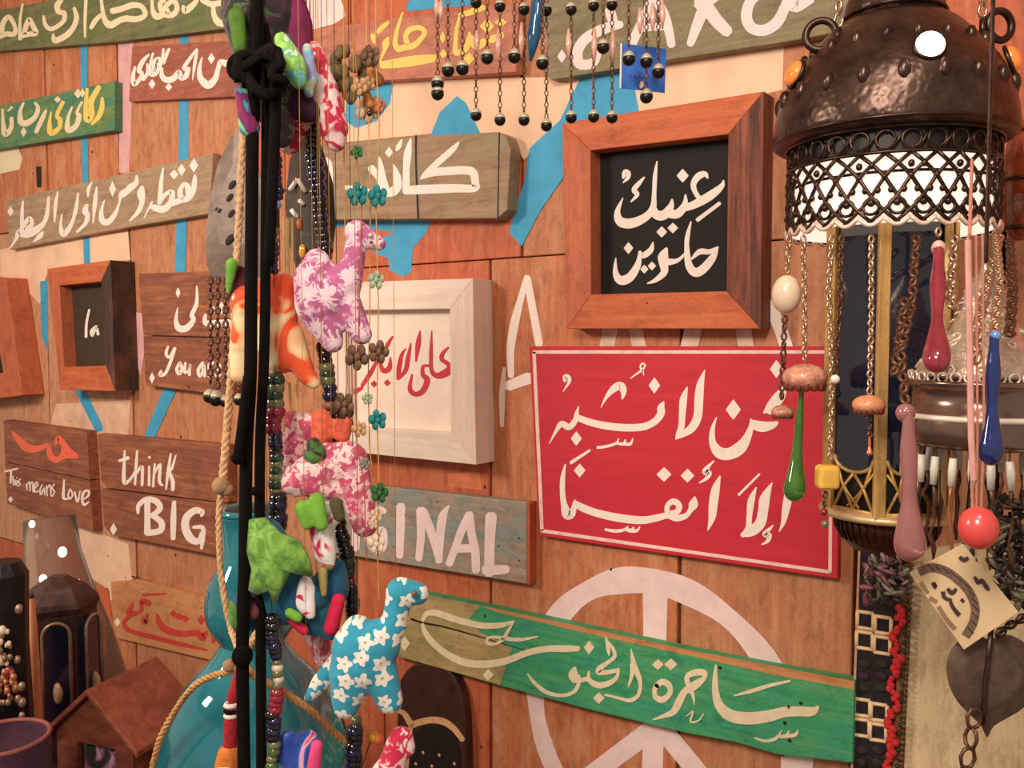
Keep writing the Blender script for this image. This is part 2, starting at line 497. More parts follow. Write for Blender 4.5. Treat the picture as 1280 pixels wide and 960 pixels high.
stripe('painted_letter', ['962,380,14 975,410,16 985,440,16'], cream)
# peace wheel
cw = W(818, 906)
bm = bmesh.new()
R1, R0, n = 0.243, 0.205, 72
fo = []
for k in range(n):
    t_ = 2 * PI * k / n
    wob = 0.002 * math.sin(5 * t_) + 0.0015 * math.sin(11 * t_)
    fo.append([bm.verts.new((cw.x + r_ * math.cos(t_), y_, cw.z + r_ * math.sin(t_))) for r_, y_ in ((R1 + wob, -0.0008), (R0 - wob, -0.0008), (R0 - wob, 0), (R1 + wob, 0))])
for k in range(n):
    a, b_ = fo[k], fo[(k + 1) % n]
    for q in range(4):
        bm.faces.new((a[q], b_[q], b_[(q + 1) % 4], a[(q + 1) % 4]))
lav = plain('lavender_white_paint', '#ecd0cc', 0.8, var=0.1, sc=30)
link('painted_peace_ring', bm, lav, wall)
stripe('painted_peace_spoke', ['819,735,31 817,910,26 810,1110,27', '825,905,26 744,965,24 672,1020,24', '822,905,24 880,975,24 945,1060,24'], lav)
bm = bmesh.new()
patchpx('painted_white_patch', [(976, 945), (1011, 951), (1012, 1010), (976, 1008)], lav, 0.0009)
def nails(parent, pts, off, r=0.0022, name='nail_hole'):
    for x, y in pts:
        bm = bmesh.new(); c = W(x, y, off)
        bmesh.ops.create_cone(bm, cap_ends=True, segments=8, radius1=r, radius2=r * .6, depth=0.0016, matrix=Matrix.Translation(c) @ Matrix.Rotation(PI / 2, 4, 'X'))
        link(name, bm, dkhole, parent)
nails(wall, [(67, 81), (115, 190), (87, 527), (226, 546), (157, 722), (167, 727), (219, 694), (135, 695), (606, 609), (764, 712), (602, 934), (41, 217)], 0.0, 0.0035)
bm = bmesh.new(); prism_px(bm, [(45, 208), (51, 208), (51, 234), (46, 234)], 0.002, 0); link('latch_slot', bm, dkhole, wall)
# table
tz = 0.74
t = empty('display_table', (-1.25, -0.55, 0), 'dark wooden table below the hanging goods, carrying the bottle', 'table')
bm = bmesh.new(); box(bm, (-1.25, -0.51, tz - 0.015), (1.75, 0.62, 0.03))
tw = wood('table_wood', [(0.3, '#4a2a1c'), (0.7, '#6e4430')])
bevel(link('tabletop', bm, tw, t), 0.004)
for sx in (-1, 1):
    for sy in (-1, 1):
        bm = bmesh.new(); box(bm, (-1.25 + sx * .8, -0.56 + sy * .2, (tz - .03) / 2), (0.05, 0.05, tz - .03)); link('leg', bm, tw, t)

# ------------------------------------------------------------------ wooden signs
def sign(label, poly, off, mat, name='wooden_sign', edge=None, split=None, cat='sign', back=0.0):
    n = len(poly)
    cx = sum(p[0] for p in poly) / n; cy = max(p[1] for p in poly)
    loc = W(cx, cy, off); loc.y = -off / 2
    e = empty(name, loc, label, cat)
    polys = split if split else [poly]
    for i, q in enumerate(polys):
        bm = bmesh.new(); prism_px(bm, q, off, back)
        o = link('board' if not split else 'plank', bm, mat, e)
        bevel(o, 0.0015, 2)
    return e
G1 = wood('sign_grey_green', [(0.25, '#565a3e'), (0.5, '#74724e'), (0.75, '#8d8560')], ('#5c6f3f', 0.5, 0.8))
G2 = wood('sign_red_brown', [(0.25, '#8c4a3a'), (0.5, '#a45c4a'), (0.75, '#b87058')], ('#7c4a30', 0.58, 0.6))
G3 = wood('sign_green_teal', [(0.25, '#55703e'), (0.5, '#6e8a52'), (0.75, '#8a9468')], ('#2f7e68', 0.5, 0.85))
G4 = wood('sign_weathered', [(0.2, '#8c7250'), (0.5, '#ab9070'), (0.8, '#c2a888')], ('#9c7a6a', 0.52, 0.6))
G5 = wood('sign_brown_pallet', [(0.25, '#6e3c2c'), (0.5, '#96583c'), (0.75, '#c47e50')], ('#7c4438', 0.5, 0.7))
G6 = wood('sign_tan_orange', [(0.2, '#b47a48'), (0.5, '#c98d5a'), (0.8, '#d69a68')], ('#c87048', 0.55, 0.6))
G7 = wood('sign_centre_brown', [(0.2, '#7e5c42'), (0.5, '#9c7c60'), (0.8, '#b2947a')], ('#8d8a66', 0.54, 0.7), gs=0.8)
G8 = wood('sign_rosy', [(0.2, '#a8604c'), (0.5, '#c07a62'), (0.8, '#cf8f78')], ('#a05848', 0.54, 0.6))
G9 = wood('sign_olive_grey', [(0.2, '#645c40'), (0.5, '#847658'), (0.8, '#9c8c70')], ('#6d7a4a', 0.56, 0.6))
G10 = wood('sign_grey_blue', [(0.2, '#8d7460'), (0.5, '#a58f7c'), (0.8, '#b8a690')], ('#7c9494', 0.5, 0.9))
G11 = wood('sign_green_streaked', [(0.2, '#2a8a5a'), (0.5, '#3f9f6c'), (0.8, '#7aa464')], ('#239088', 0.58, 0.7))
G11.node_tree.nodes['Principled BSDF'].inputs['Roughness'].default_value = 0.6
REDP = wood('sign_red_panel', [(0.2, '#b61c2e'), (0.5, '#c62236'), (0.8, '#ce2c3c')], None, bs=0.1, grain=0.3)
rimr = plain('sign_rust_rim', '#b5543a', 0.6)

# 1 top left
e = sign('long grey green plank with cream script at the very top left', [(-30, 18), (305, -46), (305, 33), (147, 52), (-30, 66)], 0.02, G1)
lettering(e, warmcream, 0.02, [
 (0, 0, 8, ['0,370,40 60,340,50 140,340,50 150,270,40 90,170,50 30,230,50 20,330,40', '225,40,20 200,200,26 200,390,40', '205,360,50 300,340,50 360,330,50 320,240,50 290,190,40 260,260,50 240,340,40',
  '435,160,24 450,240,40 500,290,44 580,260,44 640,200,44 640,130,50 590,120,50 570,60,60 610,0,50', '740,80,30 765,170,50 740,260,50 680,340,60 600,390,60 545,400,60 530,340,16', '860,-40,34 850,200,30 850,370,20', '1010,150,40 950,210,50 910,280,40', '1005,-60,30 1030,130,40 1060,220,60 1110,250,70 1200,200,60 1280,180,60'], []),
 (140, 0, 8, ['0,240,50 120,190,60 250,190,60 330,150,50 300,70,50 210,50,60 90,90,60 0,110,60', '400,-50,24 405,90,40 440,160,70 500,140,60 480,40,50 520,0,50', '500,140,60 600,150,60 650,90,50 620,10,50 540,60,50 560,130,50', '850,0,40 800,60,60 730,110,60 710,60,30', '900,0,50 990,40,60 1080,30,60 1180,10,50', '1010,50,40 1020,150,50 1060,220,70 1120,240,60'], [])])
# 2
e = sign('short reddish brown plank with slanting cream script, second from the top on the left', [(165, 58), (305, 50), (305, 120), (161, 127)], 0.016, G2)
lettering(e, cream, 0.016, [(140, 0, 8, ['230,670,24 210,760,40 220,840,50 270,800,40 300,740,40 270,700,50 310,610,44 370,545,20', '350,640,20 360,720,40 310,800,30', '410,530,20 385,640,30 385,740,40 440,720,60 470,600,60 430,620,50 420,700,60', '515,490,24 500,600,30 470,700,30', '570,490,28 540,560,34 520,640,14',
 '500,680,20 500,760,50 550,800,60 620,780,60 670,720,50 690,780,50 740,760,50 760,690,50', '850,490,20 790,570,34 720,680,40 770,690,40', '855,500,14 830,620,34 805,800,8', '900,575,12 875,680,40 885,780,60 960,850,80 1030,790,60 1060,690,44 1085,620,50 1150,640,70'], [(400, 840, 34, 50), (567, 870, 34, 40), (993, 585, 36, 56), (1228, 730, 36, 60)])])
# 3
e = sign('green and teal painted plank with cream and yellow script at the left edge', [(-25, 138), (143, 101), (143, 163), (-25, 190)], 0.022, G3)
lettering(e, warmcream, 0.022, [(0, 90, 8, ['25,370,20 30,500,36 50,620,60 110,560,44 115,460,40', '80,390,16 120,350,24', '235,310,24 200,400,40 210,500,60 270,510,60 350,450,50 380,360,40 350,310,24', '460,380,20 430,450,44 360,600,40', '720,350,20 680,460,34 680,580,60 760,540,50 790,440,50 770,400,30 820,300,24'], [(235, 600, 30, 50), (575, 275, 34, 34), (780, 215, 40, 50), (825, 210, 24, 50)])])
lettering(e, yellowp, 0.022, [(0, 90, 8, ['510,400,16 495,520,40 510,610,60 590,560,44 600,480,50 570,430,40 630,300,40', '870,170,30 860,350,50 870,480,60 920,430,50 910,300,60 990,150,50', '1020,260,30 1020,340,50 990,440,50 920,520,30'], [])], 'yellow_lettering')
# 4
e = sign('long weathered grey brown plank with cream script sloping up, below the green plank', [(8, 251), (36, 243), (160, 216), (266, 191), (262, 267), (160, 284), (12, 312)], 0.02, G4)
lettering(e, cream, 0.02, [
 (0, 200, 8, ['230,410,16 220,520,34 220,700,40', '100,880,14 160,790,30 190,720,60 250,740,80 340,710,80 430,640,50 470,540,40 485,370,24', '220,690,50 290,580,40 320,640,40 260,700,50', '575,320,14 555,450,36 545,620,14', '330,820,12 400,760,50 430,720,20', '780,330,16 765,460,36 730,600,36 680,700,50 630,740,60 605,660,30 620,540,12', '870,450,30 850,510,60 875,560,50 850,640,40 770,720,24', '920,220,12 885,290,36 880,370,12', '968,270,16 950,420,44 930,630,12', '1045,400,12 1015,500,34 1020,600,60 1080,620,60 1150,540,44 1195,420,20 1215,340,50 1280,300,50'], [(105, 515, 30, 50), (1125, 290, 34, 80)]),
 (120, 180, 8, ['270,520,40 340,440,70 400,390,50 405,320,20', '460,430,40 450,500,80 460,580,50 420,680,44 335,770,16', '480,740,10 560,580,24', '540,620,30 600,640,70 680,650,70 750,580,60 760,480,50 700,500,40 640,560,60', '670,240,14 650,400,44 635,590,44', '760,600,50 850,560,60 920,540,60 920,440,60 880,400,40 840,470,50 850,540,60', '930,550,40 970,480,50 985,380,50 990,310,20'], [(780, 305, 44, 50), (855, 260, 40, 60), (978, 215, 44, 70)])])
nails(e, [(177, 214), (64, 241), (77, 235)], 0.02)
# love
e = sign('small brown two slat sign reading This means Love under a coral red heart word', [(4, 525), (108, 539), (116, 664), (9, 630)], 0.028, G5,
   split=[[(4, 525), (108, 539), (112, 600), (6, 577)], [(6, 578), (112, 601), (116, 664), (9, 630)]])
lettering(e, coral, 0.028, [(0, 520, 8, ['125,160,20 180,230,60 260,310,80 350,330,70 430,310,50 480,300,40 500,390,60 560,440,60 640,400,60 770,400,50', '555,280,30 585,220,50 640,290,60 700,360,60 770,400,40', '640,320,50 620,390,40'], [])], 'coral_lettering')
lettering(e, cream, 0.028, [(0, 520, 8, ['50,555,20 175,525,16', '110,545,20 105,670,18', '128,600,12 132,690,12', '132,650,10 148,640,12 152,692,12', '168,645,12 168,695,12', '205,630,12 182,655,14 200,680,14 180,705,12', '265,680,14 270,740,12', '270,690,10 295,660,14 300,750,12', '305,680,10 325,665,14 330,760,12', '350,720,12 375,690,16 365,660,14 345,700,14 350,760,14 385,750,12', '420,690,14 400,740,14 410,790,14 440,720,14 445,790,12', '465,700,14 470,800,12', '470,730,10 500,690,14 510,800,12', '545,680,12 520,720,14 545,760,14 520,805,12', '640,640,16 635,740,24 635,820,30 680,830,16', '700,730,14 680,790,16 700,830,16 725,790,16 705,735,14', '745,760,16 775,860,20 800,750,12', '820,840,16 880,800,20 885,750,20 840,760,24 820,830,26 840,890,24 885,860,16'], [(105, 835, 24, 34), (168, 620, 7, 8)])])
# think big
e = sign('brown two slat sign reading think BIG in cream letters', [(122, 542), (284, 556), (284, 697), (127, 657)], 0.024, G5,
   split=[[(122, 542), (284, 556), (285, 629), (133, 610), (126, 600)], [(126, 611), (285, 630), (284, 697), (140, 669), (130, 658)]])
lettering(e, cream, 0.024, [(120, 540, 6, ['215,140,14 210,260,24 212,380,30 260,350,20 300,280,14', '175,215,20 240,195,30', '308,140,14 300,260,22 292,395,16', '300,320,14 345,260,24 345,400,20', '398,260,16 398,400,22', '440,240,16 428,410,18', '430,330,12 480,240,20 475,370,24 500,400,14', '560,165,16 540,300,24 525,430,12', '598,175,10 570,270,22 550,300,24 575,370,30 575,435,26',
 '385,500,46 385,630,44 385,760,50', '315,610,20 320,550,34 380,505,40 450,520,46 480,570,44 430,620,38 385,630,30', '430,630,40 490,680,46 480,740,46 385,758,46', '585,525,30 580,660,44 578,800,36', '790,630,20 795,600,40 740,590,50 680,640,56 670,720,60 710,800,60 770,820,44 800,760,44', '730,715,24 800,718,30 800,800,34 790,875,20'], [(130, 730, 26, 46), (400, 190, 13, 13)])])
# you are
e = sign('brown pallet wood sign with cream script above the words You are', [(173, 342), (292, 338), (292, 495), (182, 482)], 0.024, G5,
   split=[[(173, 342), (292, 338), (292, 422), (179, 419)], [(179, 420), (292, 423), (292, 495), (182, 482)]])
lettering(e, cream, 0.024, [(160, 340, 6, ['515,105,10 515,230,28 480,320,34 490,360,36 440,420,50 380,420,50 360,360,28 372,270,8', '580,320,20 580,380,40 650,385,50 760,380,50', '300,560,16 285,610,24 310,640,20 350,570,20', '355,570,16 320,670,24 280,760,24 240,770,30 250,740,16', '390,680,24 365,730,24 385,765,24 405,720,24 390,685,20', '430,680,16 425,750,24 455,740,16 465,690,16 460,775,20', '560,680,24 525,740,24 545,785,20 570,700,20 575,785,18', '605,690,18 605,785,16', '605,710,14 640,680,20', '655,740,16 690,720,20 680,690,16 655,730,18 665,785,16 695,770,14'], [(375, 155, 18, 40), (640, 285, 22, 30), (700, 270, 24, 50), (180, 795, 20, 44)])])
nails(e, [(231, 422), (236, 484)], 0.024, 0.0035)
# red script
e = sign('tan plank with faded red handwritten script, low on the left above the wooden house', [(138, 728), (172, 725), (292, 756), (290, 832), (143, 797)], 0.014, G6)
lettering(e, plain('faded_red', '#c23c30', 0.7, var=0.15), 0.014, [(130, 700, 6.4, ['230,350,24 200,420,50 240,430,40 300,400,30 300,330,40 360,350,50', '310,280,24 400,275,20 500,270,14', '310,470,30 330,500,40 350,430,16', '240,420,30 180,470,34 160,520,36 220,570,36 400,620,40 600,670,36 820,720,16', '425,440,24 440,500,44 500,560,56 620,590,50 740,585,50 790,620,60 820,570,14', '880,560,24 885,610,50 870,660,24'], [(555, 430, 30, 30), (600, 450, 40, 30), (650, 470, 34, 30), (775, 480, 34, 40)])])
lettering(e, cream, 0.014, [(130, 700, 6.4, [], [(105, 498, 24, 36)])], 'paint_dot')
nails(e, [(251, 760), (177, 737)], 0.014)
# centre plank
e = sign('grey brown plank with bold cream script behind the turquoise flower beads', [(372, 183), (520, 170), (622, 165), (632, 170), (638, 185), (634, 262), (622, 273), (372, 275)], 0.03, G7)
lettering(e, cream, 0.03, [(400, 150, 5.333, ['925,150,14 880,200,40 790,280,44 700,360,30 670,395,8', '690,385,14 760,350,50 860,340,56 960,335,56 1020,350,56 1035,420,50 1030,455,50 900,455,56 760,460,60 640,465,60 575,470,50', '605,125,12 585,220,50 575,340,44 575,480,50', '490,300,14 510,370,50 515,440,60 480,480,60 440,470,60 420,400,50 400,300,40 390,245,14', '340,320,50 400,400,40 420,490,40', '170,450,30 250,460,40 330,480,40', '-10,300,40 40,280,60 62,340,46 55,500,60', '510,200,20 525,175,34 545,130,8'], [(460, 215, 28, 36)])])
bm = bmesh.new()
for q in (['640,105,14 640,300,12 655,655,14'], ['1195,85,10 1190,360,8 1185,655,10']):
    ribbon(bm, parse(q[0], 400, 150, 5.333), 0.03, 0.0003)
link('crack', bm, dkhole, e)
nails(e, [(520, 180)], 0.03, 0.003)
# yellow lettering plank
e = sign('rosy red plank with yellow script at the top behind the bell chains', [(392, 36), (648, 2), (645, 90), (540, 97), (474, 101), (400, 113)], 0.022, G8)
lettering(e, yellowp, 0.022, [(440, 0, 6.4, ['290,180,26 240,220,40 205,260,30', '165,280,40 180,340,30', '290,300,16 270,350,60 260,400,30 220,500,14', '405,100,14 375,190,26 350,290,34 345,350,40 370,390,50 420,380,50 500,360,50 560,300,40 580,250,40 530,220,40 460,240,44 430,290,40 440,340,44', '240,520,60 400,500,80 540,480,80 665,465,60', '860,130,20 835,250,30 825,420,40', '830,430,40 900,400,50 930,340,40 940,260,20', '940,300,60 1000,370,60 1060,330,60', '860,120,30 940,100,50 1050,60,50', '1110,320,60 1200,280,50'], [(725, 300, 26, 50), (730, 430, 30, 40), (935, 470, 45, 50), (1080, 210, 60, 60), (1190, 180, 50, 40)])])
# MAKE plank
e = sign('olive grey plank with large pinkish white capital letters at the top right', [(676, -30), (1080, -105), (1080, 34), (980, 53), (830, 76), (690, 100), (680, 92)], 0.02, G9)
lettering(e, pinkwhite, 0.02, [(680, 0, 4.267, ['410,130,40 330,150,56 230,200,56 180,270,56 190,340,56 260,335,50 290,280,36', '350,60,60 370,120,50', '470,230,50 530,100,50 590,-20,50', '600,0,50 650,100,50 680,240,44', '520,150,40 640,140,40', '900,-60,70 830,100,60 780,235,40', '820,20,60 860,30,70 920,110,70 980,170,60', '1000,-90,50 860,20,60', '1300,0,50 1250,110,60 1180,160,60 1110,150,60 1080,90,60 1100,10,56 1160,-40,50 1230,-50,40', '1420,-10,60 1330,40,56 1360,-80,50'], [(95, 300, 24, 36)])])
# INAL
e = sign('grey blue plank with pinkish capital letters INAL and a rust red edge', [(400, 600), (480, 608), (658, 628), (658, 730), (460, 698), (400, 688)], 0.02, G10)
bm = bmesh.new(); prism_px(bm, [(658.5, 628), (662, 628), (662, 731), (658.5, 730)], 0.02, 0); link('edge_strip', bm, rimr, e)
lettering(e, pinkwhite, 0.02, [(460, 600, 5.818, ['238,190,66 235,370,62 230,555,52', '385,220,70 385,400,58 370,575,52', '400,225,60 460,380,60 520,590,50', '590,185,10 545,260,60 525,400,62 515,590,50', '735,255,60 680,370,60 640,480,56 590,610,56', '735,250,64 755,400,60 780,520,62 785,660,60', '650,500,60 770,495,60', '895,262,84 885,450,74 880,680,74', '850,655,70 940,655,70 1010,650,60', '120,230,40 60,210,50 5,290,55 0,420,55 50,510,50 110,490,50 110,370,50 60,370,40', '-80,150,60 -85,330,60 -90,500,56'], [])])
nails(e, [(546.5, 627.5), (507, 644), (492, 684), (488, 702), (649, 673), (623, 683), (649, 700.5)], 0.02)
# green
top = [(494, 736), (515, 740), (538, 744), (620, 761), (740, 787), (860, 813), (960, 833), (1068, 852)]
bot = [(1066, 954), (970, 943), (920, 928), (860, 917), (740, 888), (620, 856), (500, 821), (490, 818)]
e = sign('long green painted plank with flowing cream script crossing the white painted wheel', top + bot, 0.022, G11)
ol = wood('sign_bare_end', [(0.2, '#a08a58'), (0.5, '#b89c6c'), (0.8, '#c8ac80')], ('#8a8a50', 0.5, 0.8))
bm = bmesh.new(); prism_px(bm, [(494, 736), (515, 740), (600, 757), (585, 775), (600, 790), (640, 810), (625, 856), (500, 821), (490, 818)], 0.0222, 0.02); link('bare_wood_end', bm, ol, e)
bm = bmesh.new(); prism_px(bm, [(600, 757), (740, 787), (860, 813), (1068, 852), (1068, 862), (960, 842), (860, 819), (740, 793), (620, 765)], 0.0224, 0.02); link('bare_top_edge', bm, G6, e)
lettering(e, warmcream, 0.0225, [
 (500, 740, 5.333, ['150,190,24 180,145,36 240,140,42 330,170,44 450,205,42 560,225,40 680,220,36 760,195,14', '755,200,14 720,260,22 690,310,26 640,345,18 590,345,18 580,315,16 620,300,18 700,310,24 800,318,24 915,298,10', '150,215,20 165,265,34 220,340,40 320,420,44 450,475,48 600,480,50 720,455,46 850,405,44 980,380,42 1100,378,46 1190,378,34', '850,545,8 900,610,22 980,670,26 1080,690,24 1160,665,26 1190,610,26 1190,560,24', '1165,505,20 1155,550,66 1170,590,50'], [(587, 553, 36, 40), (30, 345, 36, 50)]),
 (700, 770, 7.111, ['405,185,8 420,240,30 430,300,36 435,355,6', '425,230,20 470,290,28 485,360,34 430,410,36 360,460,50 345,500,50 430,500,40 520,480,36', '520,480,24 500,550,36 430,600,50 340,615,56 260,570,40 255,490,14', '170,575,44 240,560,40', '630,290,8 645,380,36 665,460,50 700,540,44 715,620,32 690,710,36 620,750,36 540,735,24 400,700,20', '640,430,36 640,520,36 620,590,24 605,635,6', '860,620,50 910,585,56 970,620,50 975,690,46 910,745,56 850,720,46 840,660,40 860,620,50', '830,920,14 920,890,36 1010,850,60 1060,760,70 1110,670,60 1200,600,50 1280,560,40', '1280,510,36 1200,510,46 1130,540,44 1140,610,44 1180,700,30 1195,790,6', '1125,890,8 1180,850,14 1160,940,16 1230,930,14 1275,870,10'], [(258, 280, 46, 62), (345, 730, 52, 52), (870, 432, 50, 50), (985, 430, 58, 52)]),
 (860, 800, 5.818, ['0,255,40 60,230,36 115,232,34 122,265,34 70,330,36 0,370,40', '203,180,10 198,260,34 200,380,50 230,480,66 310,550,85 440,570,90 580,555,85 700,525,75 800,520,70 900,520,66 945,490,24', '335,405,10 450,375,26 600,330,26 740,298,16', '485,712,10 560,735,20 640,715,24 680,660,8', '650,700,20 710,700,26 735,660,10', '715,700,24 780,690,26 800,655,8'], [])])
nails(e, [(606, 770), (900, 835), (986, 884), (1001, 879), (981, 904), (987, 926)], 0.0225, 0.003)
bm = bmesh.new(); ribbon(bm, parse('75,180,16 150,205,14 280,230,12 450,275,10 570,310,8 700,350,6 830,385,4', 500, 740, 5.333), 0.0222, 0.0002); link('crack', bm, dkhole, e)
# red panel
e = sign('bright red rectangular panel with white script inside a thin white border', [(661, 433), (1050, 433), (1047, 724), (674, 670)], 0.014, REDP, name='painted_panel')
L = [(670, 430, 6.4, ['228,300,20 240,268,55 265,275,34 262,310,24 215,382,5', '520,508,6 560,430,26 620,360,56 675,335,66 700,380,50 690,440,12', '755,275,8 840,215,20', '850,215,20 835,180,14 852,155,14 872,172,14 855,210,14 863,250,6',
  '1022,462,12 1000,510,58 998,560,60 950,620,56 860,662,58 720,670,60 560,655,58 430,625,55 335,590,50', '340,500,8 325,560,34 315,610,44 265,665,50 205,640,48 165,690,28 105,800,5', '490,828,22 560,820,24 640,795,20 660,760,12', '650,795,22 700,800,24 715,765,10', '710,800,24 755,800,24 775,755,8', '282,945,24 430,852,20'], [(947, 332, 46, 64), (322, 757, 44, 58)]),
 (840, 430, 6.4, ['122,345,10 92,440,58 82,560,52 75,660,50 50,730,44 30,760,12', '30,758,14 90,720,50 160,670,66 205,580,68 215,440,70 228,320,58 262,210,8', '357,585,8 325,680,36 325,790,56 375,865,90 450,880,95 540,835,100 600,750,66 635,650,36 630,600,12', '640,640,70 720,662,85 800,650,60 840,630,30', '735,550,16 790,505,80 860,420,90 905,340,30', '780,545,40 920,540,44'], [(490, 525, 60, 82), (835, 200, 52, 72)]),
 (680, 560, 6.4, ['170,130,10 150,240,38 148,360,42 160,450,50 185,530,80 225,520,60 245,440,26 245,415,10', '245,440,44 300,475,58 420,520,60 600,560,65 780,578,62 900,560,55 990,540,50 1060,560,56 1130,545,45 1170,500,40 1195,450,75 1205,395,20', '990,540,40 985,470,40 1030,428,48 1078,455,48 1070,505,46 1010,520,36', '490,652,20 570,665,26 640,655,24 670,630,14', '660,655,26 700,660,34 715,635,14', '705,665,30 745,660,24 765,630,10', '215,120,26 365,20,20'], [(285, 180, 46, 55), (960, 212, 60, 58), (1148, 222, 54, 56)]),
 (850, 560, 6.4, ['270,105,12 225,150,30 200,190,50 235,200,40 215,240,30 155,280,10', '320,225,12 285,330,66 265,460,70 255,560,55 222,660,8', '470,375,20 635,210,18', '610,315,10 570,420,55 555,540,45 545,640,45 500,700,40', '500,700,24 570,668,80 640,605,85 665,500,80 680,400,80 735,280,10', '745,620,10 700,665,34 680,690,45 715,700,40 700,745,30 655,772,10', '870,250,20 862,400,65 845,500,60 825,600,35 792,670,6'], [])]
lettering(e, cream, 0.014, L)
bm = bmesh.new()
for a, b_ in (((667, 440), (1040, 440)), ((667.5, 440), (677.5, 663)), ((677, 663.5), (1037.5, 715)), ((1039.5, 440), (1037.5, 715))):
    ribbon(bm, [(a[0], a[1], 4.2), (b_[0], b_[1], 4.2)], 0.014, 0.0005)
link('border_line', bm, plain('border_pink_white', '#f3cbc0', 0.7), e)

# ------------------------------------------------------------------ frames
def frame(label, outer, inner, off, panel_off, mats, panel_mat, back=0.0, name='picture_frame', cat='frame', backmat=None):
    cx = sum(p[0] for p in outer) / 4; cy = max(p[1] for p in outer)
    loc = W(cx, cy, off); loc.y = -off / 2
    e = empty(name, loc, label, cat)
    for i, nm in enumerate(('top_rail', 'right_stile', 'bottom_rail', 'left_stile')):
        j = (i + 1) % 4
        bm = bmesh.new(); prism_px(bm, [outer[i], outer[j], inner[j], inner[i]], off, back)
        bevel(link(nm, bm, mats[i], e), 0.0012, 2)
    P = []
    for o_, i_ in zip(outer, inner):
        a = W(o_[0], o_[1], off); b_ = W(i_[0], i_[1], off)
        P.append((b_.x * .9 + a.x * .1, b_.z * .9 + a.z * .1))
    bm = bmesh.new(); prism_xz(bm, P, -panel_off, -max(0.001, panel_off - 0.006)); link('panel', bm, panel_mat, e)
    return e
fo_ = wood('frame_orange_wood', [(0.2, '#b0522e'), (0.5, '#c4643a'), (0.8, '#d27a4a')], ('#b84e2c', 0.55, 0.6))
fz_ = wood('frame_orange_wood_upright', [(0.2, '#a85034'), (0.5, '#bc6440'), (0.8, '#cb7850')], ('#b05838', 0.55, 0.6), 'z')
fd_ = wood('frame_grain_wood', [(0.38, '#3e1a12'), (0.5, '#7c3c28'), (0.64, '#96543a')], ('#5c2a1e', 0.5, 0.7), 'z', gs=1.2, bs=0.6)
blackp = plain('black_board', '#120c0b', 0.8, var=0.3)
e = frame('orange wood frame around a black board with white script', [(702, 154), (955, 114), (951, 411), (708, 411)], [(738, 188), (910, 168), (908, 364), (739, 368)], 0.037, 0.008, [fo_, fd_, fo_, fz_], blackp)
lettering(e, cream, 0.0082, [(740, 180, 5.05, ['410,110,8 398,200,26 392,320,28 385,400,40 340,460,50 250,500,62 180,490,60 160,430,36 195,340,6', '385,380,26 400,440,56 450,450,60 495,400,44 505,350,12', '480,440,50 540,440,56 585,385,40 590,320,10', '560,410,40 640,385,50 740,330,56 815,270,36 830,230,10', '700,370,30 655,310,30 640,255,36 670,205,44 712,190,36 730,215,12', '330,210,10 295,250,28 265,290,32 285,320,28 245,365,8', '195,215,14 212,180,40 235,185,20 225,215,24 195,245,6', '665,480,26 805,375,24',
  '795,650,10 760,720,46 700,790,56 650,810,56 610,760,46 598,640,30 605,570,28 625,490,8', '630,725,14 680,680,36 740,680,32 790,655,16', '590,690,14 540,735,26 480,745,44', '470,660,20 450,710,66 450,750,56 455,810,44 400,860,28 350,880,8', '385,620,8 370,670,36 320,705,36 300,680,20', '300,690,16 290,760,40 240,840,56 180,860,56 148,810,34 150,720,6'], [(572, 200, 38, 44), (440, 555, 34, 36), (510, 530, 34, 34), (230, 657, 30, 38), (330, 790, 26, 28), (378, 770, 26, 28)])])
nails(e, [(809, 379)], 0.037, 0.0018)
wf = wood('white_washed_frame', [(0.2, '#ddc4b0'), (0.5, '#edd8c8'), (0.8, '#f6e6da')], ('#e4cbb8', 0.55, 0.6), bs=0.25, grain=0.25)
wfz = wood('white_washed_upright', [(0.2, '#d8bca8'), (0.5, '#ead2c2'), (0.8, '#f4e2d6')], ('#e2c6b2', 0.55, 0.6), 'z', bs=0.25, grain=0.25)
e = frame('white washed wooden frame with red script on a white board', [(402, 354), (591, 348), (595, 581), (408, 562)], [(430, 388), (562, 386), (563.6, 541), (433, 533)], 0.052, 0.03, [wf, wfz, wf, wfz], plain('white_board', '#f2ddce', 0.7, var=0.05))
lettering(e, redp, 0.0302, [(420, 330, 3.69, ['518,385,8 492,412,18 488,440,20 520,465,20 515,495,36 470,515,28 440,490,18 438,400,16 441,308,5', '387,308,6 378,370,24 368,450,6', '435,470,12 402,472,14 400,510,20 420,535,26 400,585,26 365,600,22 340,575,20 350,510,8', '345,365,5 332,430,20 320,490,20 285,530,14', '285,530,14 290,480,22 302,420,16 322,390,5', '260,335,8 238,370,18 225,400,8', '250,430,6 245,480,24 215,490,22 200,440,10', '40,520,10 45,560,30 75,590,26 120,570,14', '120,560,16 160,500,20 190,440,10'], [(236, 548, 16, 16), (175, 553, 16, 16)])])
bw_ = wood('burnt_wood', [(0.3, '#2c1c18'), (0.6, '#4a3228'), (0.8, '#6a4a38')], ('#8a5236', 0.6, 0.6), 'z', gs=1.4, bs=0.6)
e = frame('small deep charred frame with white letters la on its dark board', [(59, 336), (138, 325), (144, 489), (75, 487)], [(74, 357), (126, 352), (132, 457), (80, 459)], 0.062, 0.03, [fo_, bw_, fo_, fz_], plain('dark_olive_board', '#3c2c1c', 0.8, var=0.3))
lettering(e, cream, 0.0302, [(0, 320, 4, ['446,268,10 432,340,12 430,405,14', '482,350,10 458,375,16 462,400,10 482,360,10 490,392,14'], [])])
